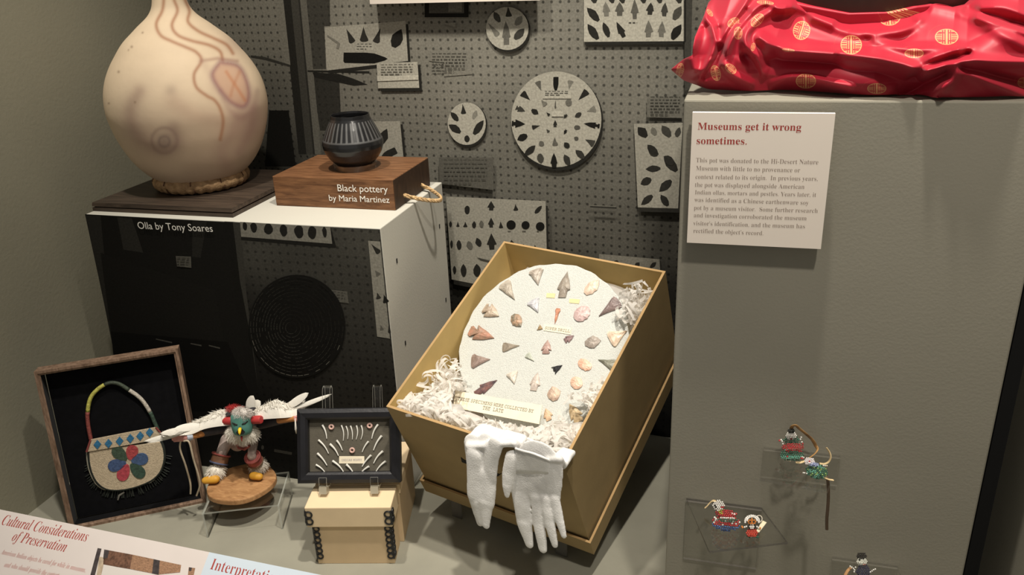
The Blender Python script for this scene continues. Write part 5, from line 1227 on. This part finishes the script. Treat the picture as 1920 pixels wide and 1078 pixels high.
def feather(mb, a_, b2, wd, nrm, curve_=.0, m=0):
    a_, b2 = Vector(a_), Vector(b2); ax = b2 - a_; L_ = ax.length; ax.normalize(); s_ = nrm.cross(ax).normalized(); n_ = 9
    L1v, R1v, Cv = [], [], []
    for i in range(n_ + 1):
        q = i / n_; w_ = wd * (math.sin(math.pi * min(1, q * .93 + .07)) ** .55) * (1 if i < n_ else .1); c_ = a_ + ax * L_ * q + nrm * (curve_ * L_ * q * q)
        L1v.append(c_ + s_ * w_ / 2 - nrm * .0006); R1v.append(c_ - s_ * w_ / 2 - nrm * .0006); Cv.append(c_ + nrm * .0006)
    k = n_ + 1; mb.add(L1v + Cv + R1v, [(i, i + 1, k + i + 1, k + i) for i in range(n_)] + [(k + i, k + i + 1, 2 * k + i + 1, 2 * k + i) for i in range(n_)], m)
# wings: flat sheet of down with long feathers along it
def wing(nm, topl, botl, tips, dep):
    mb = MB(); R6 = random.Random(len(nm) + 3)
    topl, botl = curve(topl, 6), curve(botl, 6); n_ = 40
    tp = [topl[int(round(i * (len(topl) - 1) / n_))] for i in range(n_ + 1)]; bp_ = [botl[int(round(i * (len(botl) - 1) / n_))] for i in range(n_ + 1)]
    A_, B_, Cc = [], [], []
    for i in range(n_ + 1):
        q = i / n_; d_ = dep * q; th = .0042 * (1 - q * .7)
        P0, P1 = K_(*tp[i], d_ + .010), K_(*bp_[i], d_ - .004); A_.append(P0); B_.append(P1); Cc.append(((P0 + P1) / 2 + Vector((0, -th, th)), (P0 + P1) / 2 + Vector((0, th, -th))))
    vs = A_ + [c_[0] for c_ in Cc] + B_ + [c_[1] for c_ in Cc]; k = n_ + 1
    mb.add(vs, [(a_ * k + i, a_ * k + i + 1, ((a_ + 1) % 4) * k + i + 1, ((a_ + 1) % 4) * k + i) for a_ in range(4) for i in range(n_)])
    for i in range(n_):     # down along the upper edge
        for _ in range(14):
            q = R6.random(); p = A_[i].lerp(A_[i + 1], q).lerp(Cc[i][0], R6.uniform(0, 1)); g = (Vector((R6.uniform(-.6, .6), R6.uniform(-.8, .2), R6.uniform(.1, 1))) + (A_[i + 1] - A_[i]).normalized() * .8).normalized(); L_ = R6.uniform(.004, .009)
            s_ = g.orthogonal().normalized() * .0005; mb.add([p - s_, p + s_, p + g * L_], [(0, 1, 2)])
    for a_, b2, wd in tips: feather(mb, K_(*a_, dep * .8), K_(*b2, dep), wd * kp, Vector((0, -.8, .6)).normalized(), .03)
    return mb.build(nm, m_feather, kd, smooth=True, ang=70)
wing('wing', [(540, 225), (470, 232), (390, 270), (310, 305), (230, 345), (150, 365), (110, 378)], [(540, 330), (470, 335), (380, 352), (300, 385), (230, 392), (180, 397), (120, 400)],
     [((260, 365), (0, 432), 26), ((250, 375), (25, 440), 20), ((300, 350), (105, 380), 36), ((350, 330), (190, 352), 40)], -.085)
wing('wing', [(690, 225), (760, 198), (835, 165), (880, 185), (930, 190), (970, 180), (1005, 178)], [(690, 300), (760, 290), (840, 284), (900, 280), (950, 272), (985, 250), (1015, 222)],
     [((900, 215), (1042, 124), 44), ((880, 225), (1010, 150), 40), ((950, 220), (1190, 132), 24), ((940, 235), (1130, 160), 18)], .03)
mb = MB(); 
for a_, b2, wd in (((655, 235), (690, 140), 60), ((670, 240), (735, 175), 62), ((680, 230), (700, 165), 50)): feather(mb, K_(*a_, .012), K_(*b2, .016), wd * kp, Vector((0, -.8, .6)).normalized(), 0)
mb.build('head_feathers', m_feather, kd, smooth=True)
for a_, b2 in ((K_(640, 235, .0), K_(712, 222, -.002)), (K_(565, 240, -.002), K_(515, 262, -.004))):
    mb = MB(); feather(mb, a_, b2, 24 * kp, Vector((0, -.6, .8)).normalized(), .1); mb.build('dark_feather', m_sleeve, kd, smooth=True)
mb = MB(); mb.tube([K_(955, 285, .012), K_(958, 350, .010), K_(962, 380, .010)], [4 * kp, 9 * kp, 3 * kp], 7, flat=.4); mb.build('hanging_feather', m_feather, kd, smooth=True)

# ================================================================== FRAMED BEADED BAG
G0 = Vector((-1.0657, .8945, .0)); gx = Vector((-.8796, 1.0169, .0)) - G0; GW = gx.length; gx.normalize()
gu = Vector((-1.0935, .9367, .2822)) - G0; GH = gu.length; gu.normalize(); gn = gx.cross(gu).normalized()
GT = lambda x, y, z=0.: G0 + gx * x + gu * y + gn * z
m_gf = wood('weathered_frame', (.11, .065, .04), (.30, .20, .14), 10, (14, 14, 3), .6); m_velvet = M('black_velvet', (.0045, .0045, .0055), .95, .2, 100, spec=.05, sheen=.05)
t = thing('velvet_lined_case', 'deep wooden frame lined with black velvet leaning at the left, holding a beaded bag', 'frame', GT(GW / 2, 0))
gf = MB()
def gbars():
    b_, d_ = .008, .030
    o_ = [(0, 0), (GW, 0), (GW, GH), (0, GH)]; lev = [(0, -d_), (0, 0), (b_ * .55, 0.), (b_ * .7, -.002), (b_, -.003), (b_, -d_ + .002)]
    for ins_, z_ in lev:
        for (x, y) in o_: gf.v.append(GT(x + (ins_ if x == 0 else -ins_), y + (ins_ if y == 0 else -ins_), z_))
    for l in range(len(lev) - 1):
        for i in range(4): j = (i + 1) % 4; gf.f.append((l * 4 + i, l * 4 + j, l * 4 + 4 + j, l * 4 + 4 + i)); gf.m.append(1 if l == 4 else 0)
gbars(); gf.build('moulding', [m_gf, m_velvet], t)
gb = .010
MB().box((gb, gb, -.028), (GW - gb, GH - gb, -.024), 0, GT).build('velvet_backing', m_velvet, t)
zb_ = zm(40, 620, 2.6946); GB = GT(0, 0, -.0235)
onB = lambda p, h=0.: onP(*zb_(p), GB + gn * h, gn)
kb = (onB((600, 600)) - onB((500, 600))).length / 100
t = thing('beaded_bag', 'small beaded flat bag with flower and blue diamonds in the black lined frame', 'bag', onB((530, 800)))
m_bagb = M('cream_beadwork', (.50, .41, .29), .75, .15, 260, .5, 500); m_bind = M('dark_green_binding', (.018, .022, .018), .7, .4, 120); m_blue = M('blue_beads', (.03, .15, .30), .5, .25, 260, .4, 500)
body = curve([(342, 605), (345, 660), (358, 715), (385, 765), (430, 797), (490, 803), (560, 792), (620, 772), (670, 745), (705, 705), (722, 650), (720, 600), (705, 555)], 5)
MB().prism([onB(p, .0005) for p in body][::-1], gn * .005).build('bag_body', m_bagb, t, bevel=.0015)
tubepart('binding', [onB(p, .003) for p in body], 9 * kb, m_bind, t, 8)
for off_, mt_ in ((14, M('pale_binding', (.38, .36, .29), .7)), (-2, M('blue_binding', (.05, .06, .11), .7))):
    tubepart('edge_cord', [onB((p[0] + (-off_ if p[0] < 520 else off_) * .8, p[1] + (4 if p[1] > 760 else 0)), .0025) for p in body if p[1] > 560 and not (430 < p[0] < 640)][: 24], 4.5 * kb, mt_, t, 6)
flap = [(352, 548), (330, 612), (520, 580), (630, 560), (708, 522), (676, 486), (520, 515)]
MB().prism([onB(p, .0058) for p in flap], gn * .0016).build('flap', m_bagb, t, bevel=.0005)
for x, y in ((384, 574), (440, 569), (496, 557), (550, 544), (600, 531), (648, 513)):
    MB().prism([onB(p, .0076) for p in ((x, y - 23), (x - 19, y + 2), (x + 1, y + 24), (x + 20, y - 2))], gn * .0008).build('diamond', m_blue, t)
pc = (543, 662)
for (x, y), c_ in (((498, 622), (.045, .075, .05)), ((558, 615), (.36, .055, .06)), ((598, 650), (.05, .09, .19)), ((586, 705), (.035, .07, .05)), ((518, 715), (.40, .055, .075)), ((484, 678), (.05, .085, .19))):
    dx, dy = x - pc[0], y - pc[1]; L_ = math.hypot(dx, dy); a_ = Vector((dx / L_, dy / L_)); b2 = Vector((-a_.y, a_.x)); pl = []
    for u in np.linspace(0, 2 * math.pi, 20, endpoint=False): q = Vector((x, y)) + a_ * (L_ * .78 * math.cos(u)) + b2 * (30 * math.sin(u) * (1 + .25 * math.cos(u))); pl.append(onB(tuple(q), .0056))
    MB().prism(pl[::-1], gn * .0012).build('petal', M('petal_beads', c_, .6, .3, 260, .4, 500), t, bevel=.0004)
hpts = curve([(352, 552), (338, 480), (335, 410), (355, 330), (420, 272), (480, 264), (545, 300), (605, 345), (650, 410), (672, 460), (690, 500)], 6)
hcol = [((0, 12), (.24, .06, .05)), ((12, 24), (.48, .46, .10)), ((24, 36), (.05, .065, .045)), ((36, 48), (.50, .46, .40)), ((48, 61), (.04, .07, .05))]
for (i0, i1), c_ in hcol:
    seg = [onB(p, .004) for p in hpts[i0:i1 + 1]]
    mb = MB(); nb = 0
    mb.tube(seg, 10.5 * kb, 10); mb.build('handle', M('handle_beads', c_, .6, .3, 260, .5, 500), t, smooth=True)
for a_, b2 in (((350, 552), (330, 612)), ((680, 488), (708, 522))): tubepart('edge_cord', [onB(a_, .007), onB(b2, .007)], 6 * kb, M('red_binding', (.22, .05, .045), .7), t, 6)
mb = MB(); R7 = random.Random(3)
for i in range(90):
    q = body[R7.randrange(6, len(body) - 8)]; a_ = Vector(q) - Vector((530, 640)); a_.normalize()
    p0 = onB(q, .002); p1 = onB((q[0] + a_.x * 30 + R7.uniform(-10, 10), q[1] + a_.y * 36 + 8), .001); mb.tube([p0, p1], 2.2 * kb, 4)
mb.build('fringe', m_bind, t)
tubepart('tassel', [onB(p, .002) for p in ((520, 815), (495, 832), (488, 855))], [5 * kb, 6 * kb, 4 * kb], M('grey_tuft', (.16, .15, .13), .9), t, 6)

# ================================================================== BEADED DOLLS ON CLEAR RISERS
zd1, zd2, zd3, zd5 = zm(1440, 780, 7.7), zm(1250, 900, 6.056), zm(1240, 760, 3.39), zm(1560, 1010, 15.85)
RZ1, RZ2, RZ3 = .262, .346, .205
def bracket(name, label, FL, FR, BR, BL, z, drop, edge, th=.003):
    """L-shaped clear shelf: plate, and a back plate fixed to the tall plinth's face"""
    yb = TY0 - .0004; BLq, BRq = Vector((BL.x, yb, z)), Vector((BR.x, yb, z))
    t = thing(name, label, 'shelf', (BLq + BRq) / 2)
    MB().prism([Vector((FL.x, FL.y, z)), Vector((FR.x, FR.y, z)), BRq, BLq], (0, 0, -th), 0, 1).build('shelf_plate', [m_clear, edge], t)
    MB().prism([BLq - Vector((0, 0, th)), BRq - Vector((0, 0, th)), BRq - Vector((0, 0, drop)), BLq - Vector((0, 0, drop))], (0, -th, 0), 0, 1).build('back_plate', [m_clear, edge], t)
    return t
m_faint = acrylic_edge('faint_edge', (.22, .21, .18), .7)
bracket('acrylic_shelf', 'clear acrylic shelf on the tall plinth carrying the red-skirted doll and the hooded doll', onZ(1330, 1033, RZ1), onZ(1477, 1016, RZ1), onZ(1428, 938, RZ1), onZ(1285, 950, RZ1), RZ1, .09, m_edge_dark)
bracket('acrylic_shelf', 'upper clear acrylic shelf on the tall plinth carrying the two green dolls', onZ(1424, 897, RZ2), onZ(1552, 921, RZ2), onZ(1575, 850, RZ2), onZ(1432, 835, RZ2), RZ2, .04, m_faint)
bracket('acrylic_shelf', 'lowest clear acrylic shelf on the tall plinth under the dark-haired doll', onZ(1560, 1105, RZ3), onZ(1700, 1110, RZ3), onZ(1680, 1048, RZ3), onZ(1560, 1040, RZ3), RZ3, .06, m_faint)
BM = {}
def bmat(c):
    k = tuple(round(x, 3) for x in c)
    if k not in BM: BM[k] = M('glass_beads', c, .28, .15, 400, spec=.6)
    return BM[k]
class Doll:
    """lies on a riser: plane just above it, px positions through zoom map"""
    def __init__(s, name, label, Z, z, base):
        s.Z = Z; s.z = z; s.t = thing(name, label, 'doll', onZ(*Z(base), z)); s.k = (onZ(*Z((110, 100)), z) - onZ(*Z((100, 100)), z)).length / 10
    def P(s, x, y, h):      # what would sink into the plinth leans against it
        p = onZ(*s.Z((x, y)), s.z + h); lim = TY0 - .0045 - h * .5
        return onY(*s.Z((x, y)), lim) if p.y > lim else p
    def beads(s, nm, pts, r, cols, jit=0., lift=.004, seed=1):
        rng = random.Random(seed); mb = MB(); mats = [bmat(c) for c in cols]
        for (x, y, ci, *hh) in pts:
            h_ = hh[0] if hh else lift
            mb.ball(s.P(x + rng.uniform(-jit, jit), y + rng.uniform(-jit, jit), h_), r * .82 * s.k, 6, 5, ci)
        return mb.build(nm, mats, s.t, smooth=True)
    def mound(s, cx, cy, rx, ry, sp, colf, H=.010, rot=0., z0=.002):
        out = []; n1 = int(2 * max(rx, ry) / sp) + 2
        for j in range(-n1, n1 + 1):
            for i in range(-n1, n1 + 1):
                x, y = i * sp + (sp / 2 if j % 2 else 0), j * sp * .9; q = (x / rx) ** 2 + (y / ry) ** 2
                if q > 1: continue
                ca, sa = math.cos(rot), math.sin(rot)
                out.append((cx + x * ca - y * sa, cy + x * sa + y * ca, colf(x / rx, y / ry), z0 + H * math.sqrt(1 - q)))
        return out
    def strap(s, pts, wd, mat, nm='leather_strap', th=.0012):
        P_ = [s.P(*p) for p in pts]; P_ = [Vector(p) for p in curve(P_, 6)]; mb = MB()
        mb.tube(P_, wd * s.k / 2, 8, flat=.3, fdir=(0, 0, 1)); return mb.build(nm, mat, s.t, smooth=True)
WHT, RED, GRN, BLU, BLK, ORG, TEA, CRM = (.74, .72, .68), (.42, .03, .035), (.03, .11, .07), (.06, .12, .30), (.012, .014, .012), (.62, .20, .03), (.10, .30, .22), (.70, .58, .42)
m_lea, m_lea2 = M('brown_leather', (.17, .085, .03), .6, .25, 80, c2=(.36, .2, .07)), M('pale_leather', (.58, .44, .24), .7, .2, 80)
D = Doll('beaded_doll', 'bead doll with dark hair, red and green skirt and a looped brown leather strap', zd1, RZ2 + .001, (340, 640))
D.beads('skirt', D.mound(345, 560, 165, 95, 27, lambda u, v: (2 if (int((v + 1) * 6) % 2) else 0) if RND.random() < .93 else 1, .012), 15, [GRN, RED, TEA], 3)
D.beads('apron', D.mound(360, 450, 150, 66, 25, lambda u, v: 0 if RND.random() < .75 else 1, .014, 0, .008), 14, [RED, (.30, .06, .04)], 3)
D.beads('bodice', D.mound(340, 350, 120, 60, 25, lambda u, v: 0, .010, 0, .006), 14, [GRN], 3)
D.beads('head', D.mound(335, 285, 85, 62, 24, lambda u, v: 1 if (abs(abs(u) - .42) < .13 and abs(v - .05) < .22) else (2 if abs(u) < .2 and v > .55 else 0), .014, 0, .008), 14, [WHT, BLK, RED], 1)
D.beads('hair', D.mound(335, 215, 62, 32, 22, lambda u, v: 0, .012, 0, .012), 14, [BLK], 2)
D.beads('arm', [(165, 355, 1), (190, 345, 0), (205, 365, 0), (215, 400, 0), (225, 345, 2)], 17, [WHT, RED, GRN], 0, .010); D.beads('arm', [(480, 310, 0), (470, 335, 0), (488, 375, 0), (500, 400, 1), (440, 340, 2)], 17, [WHT, RED, GRN], 0, .010)
D.beads('foot', [(265, 635, 0), (290, 640, 0), (320, 650, 0)], 14, [CRM], 0, .005); D.beads('foot', [(490, 590, 0), (515, 600, 0), (500, 615, 1)], 15, [WHT, RED], 0, .006)
D.strap([(335, 195, .016), (350, 150, .022), (400, 135, .024), (450, 180, .022), (560, 270, .018), (640, 345, .014), (690, 430, .012), (715, 480, .012), (680, 540, .010), (610, 595, .006), (560, 625, .004)], 50, m_lea)
D.strap([(400, 665, .002), (460, 672, .002), (520, 650, .003)], 46, m_lea2)
D = Doll('beaded_doll', 'tilted bead doll in pale green and blue with cream leather tassel', zd1, RZ2 + .001, (680, 780))
D.beads('dress', D.mound(705, 800, 165, 100, 26, lambda u, v: 0 if RND.random() < .5 else (1 if RND.random() < .6 else 2), .013, .25), 15, [GRN, TEA, (.22, .36, .12)], 3)
D.beads('yoke', D.mound(660, 700, 70, 34, 22, lambda u, v: 0, .012, .2, .008), 14, [(.32, .36, .58)], 2)
D.beads('head', D.mound(600, 655, 78, 56, 23, lambda u, v: 1 if abs(u) < .14 and abs(v) < .25 else 0, .014, .15, .006), 14, [(.76, .70, .70), RED], 1)
D.beads('arm', [(800, 715, 0), (825, 718, 0), (850, 718, 1)], 13, [WHT, CRM], 0, .008); D.beads('arm', [(510, 820, 0), (530, 822, 0), (560, 830, 0)], 12, [WHT], 0, .008)
D.strap([(745, 685, .006), (820, 690, .006), (880, 655, .009), (905, 590, .014), (885, 520, .018), (840, 455, .022)], 44, m_lea2, 'tassel')
D.strap([(765, 850, .010), (820, 890, .006), (880, 915, .004), (945, 925, .003)], 46, m_lea2, 'tassel')
tl = onZ(*zd3((1050, 490)), RZ2 - .004); yv = tl.y - .003
tubepart('hanging_strap', [tuple(p) for p in curve([onZ(*zd1((800, 865)), RZ2 + .004), onY(*zd3((1056, 470)), yv), onY(*zd3((1062, 560)), yv), onY(*zd3((1058, 650)), yv), onY(*zd3((1052, 720)), yv), onY(*zd3((1052, 788)), yv)], 5)], .0018, M('dark_strap', (.10, .065, .04), .7), D.t, 6)
D = Doll('beaded_doll', 'bead doll with white head, cream tip and wide red skirt hemmed in blue', zd2, RZ1 + .001, (680, 540))
D.beads('skirt', D.mound(675, 490, 160, 90, 23, lambda u, v: 1 if v > .40 - .25 * u * u else (2 if RND.random() < .10 else 0), .012, .08), 13, [RED, BLU, WHT], 3)
D.beads('blouse', D.mound(670, 385, 125, 55, 22, lambda u, v: 1 if abs(u + .5) < .2 and v < .3 else 0, .012, .15, .006), 13, [RED, (.42, .40, .04)], 2)
D.beads('shawl', D.mound(690, 450, 110, 34, 21, lambda u, v: 0 if v > -.2 else 1, .012, .05, .012), 12, [GRN, WHT], 2)
D.beads('head', D.mound(590, 290, 64, 64, 21, lambda u, v: 1 if (abs(u + .55) < .16 and abs(v - .15) < .2) else (2 if u > .2 and .2 < v < .5 else 0), .016, 0, .008), 12, [WHT, BLK, RED], 1)
D.beads('arm', [(745, 380, 0), (770, 390, 0), (790, 385, 1)], 15, [WHT, RED], 0, .014); D.beads('arm', [(545, 425, 0), (560, 440, 0), (580, 455, 0)], 14, [WHT], 0, .014)
D.strap([(560, 245, .014), (525, 235, .014), (490, 260, .010), (455, 300, .006), (435, 315, .004)], 42, m_lea2, 'cream_tip')
D = Doll('beaded_doll', 'little bead doll with white hood, orange face and red trousers', zd2, RZ1 + .001, (970, 620))
D.beads('hood', [(CX_, CY_, 0, .010) for CX_, CY_ in [(970 + 80 * math.cos(a_), 465 + 62 * math.sin(a_)) for a_ in np.linspace(math.pi * .92, math.pi * 2.08, 14)] + [(970 + 56 * math.cos(a_), 460 + 42 * math.sin(a_)) for a_ in np.linspace(math.pi, math.pi * 2, 10)]], 14, [WHT], 1)
D.beads('face', D.mound(968, 475, 44, 40, 20, lambda u, v: 1 if (abs(abs(u) - .55) < .22 and abs(v + .1) < .3) or (v > .5 and abs(u) < .3) else 0, .010, 0, .006), 12, [ORG, BLK], 0)
D.beads('shirt', D.mound(968, 530, 56, 30, 20, lambda u, v: 1 if .45 < abs(u) < .75 else 0, .009, 0, .004), 12, [WHT, BLK], 0)
D.beads('arm', [(905, 528, 0), (885, 535, 0), (862, 540, 1), (855, 528, 1)], 13, [WHT, ORG], 0, .006); D.beads('arm', [(1025, 530, 0), (1045, 540, 0), (1062, 545, 1)], 13, [WHT, ORG], 0, .006)
D.beads('trousers', D.mound(968, 600, 66, 52, 20, lambda u, v: 0, .009, 0, .002), 12, [(.55, .06, .035)], 0)
D.beads('shoe', [(920, 640, 0), (940, 648, 0)], 13, [GRN], 0, .004); D.beads('shoe', [(1020, 645, 0), (1038, 650, 0)], 13, [GRN], 0, .004)
mb = MB(); mb.prism([D.P(1085, 465, .004), D.P(1015, 590, .002), D.P(1050, 600, .002), D.P(1135, 488, .004)], (0, 0, .001)); mb.build('paper_tag', M('tag_paper', (.72, .66, .48), .8), D.t)
tubepart('tag_loop', [D.P(1050 + 34 * math.cos(a_), 440 + 38 * math.sin(a_), .007) for a_ in np.linspace(2.4, 7.6, 16)], .0006, M('pale_cord', (.6, .55, .46), .8), D.t, 6)
D = Doll('beaded_doll', 'bead doll with dark hair and navy dress at the bottom edge of the view', zd5, RZ3 + .001, (900, 1200))
D.beads('dress', D.mound(930, 980, 230, 210, 52, lambda u, v: 1 if v > .62 else 0, .012), 30, [(.03, .028, .06), WHT, GRN], 5)
D.beads('skirt', D.mound(900, 1260, 380, 160, 52, lambda u, v: 0 if RND.random() < .6 else 1, .010), 30, [(.22, .02, .06), GRN], 5)
D.beads('head', D.mound(890, 680, 170, 130, 48, lambda u, v: 1 if (abs(u + .45) < .15 and abs(v + .25) < .22) or (abs(u - .2) < .12 and abs(v + .55) < .12) else (2 if u > 0 and v > .5 else 0), .014, 0, .006), 28, [(.70, .70, .62), BLK, (.60, .32, .26)], 2)
D.beads('hair', D.mound(880, 520, 165, 100, 46, lambda u, v: 0, .012, 0, .010), 30, [(.02, .017, .014)], 3)
D.beads('arm', [(540, 820, 0), (590, 850, 0), (640, 885, 0), (670, 930, 0), (700, 850, 0), (660, 985, 0)], 30, [WHT], 0, .008); D.beads('arm', [(1285, 905, 0), (1235, 925, 0), (1190, 960, 0), (1140, 990, 0), (1100, 1025, 0)], 30, [WHT], 0, .008)
D.strap([(560, 860, .004), (480, 930, .003), (430, 1010, .003), (390, 1090, .003)], 90, M('tan_strap', (.36, .2, .09), .6, .2, 60))

# ================================================================== READER RAIL PANEL
QZ = .305
qa, qb = onZ(0, 955, QZ), onZ(600, 1077.5, QZ)
qx = (qb - qa); qx.z = 0; QL = qx.length; qx.normalize(); qh = Vector((0, 0, 1)).cross(qx)     # towards the case
QT = math.radians(38)
qd = -qh * math.cos(QT) - Vector((0, 0, 1)) * math.sin(QT); qn = qx.cross(-qd).normalized()
QT_ = lambda u, v, h=0.: qa + qx * u + qd * v + qn * h
onQ = lambda x, y: onP(x, y, qa, qn)
def quv(p): d_ = p - qa; return d_.dot(qx), d_.dot(qd)
t = thing('reader_panel', 'slanted white text panel with red headings at the bottom left in front', 'panel', QT_(.2, .1, -.02))
us = quv(onQ(383, 1060))[0]
MB().box((-.30, 0, -.006), (us, .26, 0), 0, lambda x, y, z: QT_(x, y, z)).build('panel_board', M('panel_white', (.66, .60, .57), .6, .02, spec=.25), t)
MB().box((us, 0, -.006), (QL + .25, .26, 0), 0, lambda x, y, z: QT_(x, y, z)).build('panel_board', M('panel_blue_white', (.56, .64, .72), .6, .02, spec=.25), t)
zq = zm(0, 950, 4.8)
lettering('heading', [('Cultural Considerations', ITALIC, onQ(*zq((8, 160))), onQ(*zq((775, 315))), -qd, 1.35), ('of Preservation', ITALIC, onQ(*zq((100, 305))), onQ(*zq((580, 408))), -qd, 1.35)], m_redink, t, .0001, -.008)
lettering('heading', [('Interpretation', SERIF, onQ(393, 1067), onQ(523, 1096), -qd, 1.2)], m_redink, t, .0001, -.012)
lettering('paragraph', [('American Indian objects be cared for while in museums,', ITALIC, onQ(*zq((5, 425))), onQ(*zq((765, 592))), -qd, 1.5), ('and who should provide the context', ITALIC, onQ(*zq((35, 540))), onQ(*zq((520, 640))), -qd, 1.5)], M('pale_red_ink', (.42, .14, .12), .7), t, .0001, -.012)
mp = MB(); mats = [M('picture_brown', (.13, .065, .04), .6, .5, 300), M('picture_tan', (.30, .17, .10), .6, .4, 400, stretch=(1, 1, 6)), M('picture_dark', (.05, .04, .04), .6, .4, 200), M('picture_white', (.66, .62, .58), .6, .03), M('picture_beige', (.45, .36, .26), .6, .2, 200)]
def pic(q_, m_, lift): mp.add([onQ(*zq(p)) + qn * lift for p in q_][::-1], [(0, 1, 2, 3)], m_)
pic([(880, 372), (915, 378), (850, 640), (808, 640)], 2, .0003); pic([(895, 450), (950, 460), (905, 640), (868, 640)], 4, .0003)
pic([(940, 385), (1195, 432), (1170, 560), (930, 520)], 0, .0003); pic([(1195, 432), (1430, 482), (1425, 610), (1170, 560)], 1, .0003); pic([(1430, 482), (1632, 525), (1622, 590), (1425, 610)], 1, .0003)
pic([(940, 385), (985, 394), (970, 460), (930, 470)], 2, .0004); pic([(1385, 472), (1440, 484), (1430, 612), (1370, 600)], 2, .0004)
pic([(935, 520), (1430, 622), (1622, 590), (1600, 760)], 3, .0005) if False else pic([(935, 520), (1480, 628), (1460, 760), (900, 700)], 3, .0005)
pic([(1700, 545), (1758, 553), (1740, 640), (1690, 640)], 1, .0003); pic([(1705, 545), (1730, 549), (1722, 580), (1700, 576)], 2, .0004)
mp.build('printed_picture', mats, t, label='brown printed picture on the panel')
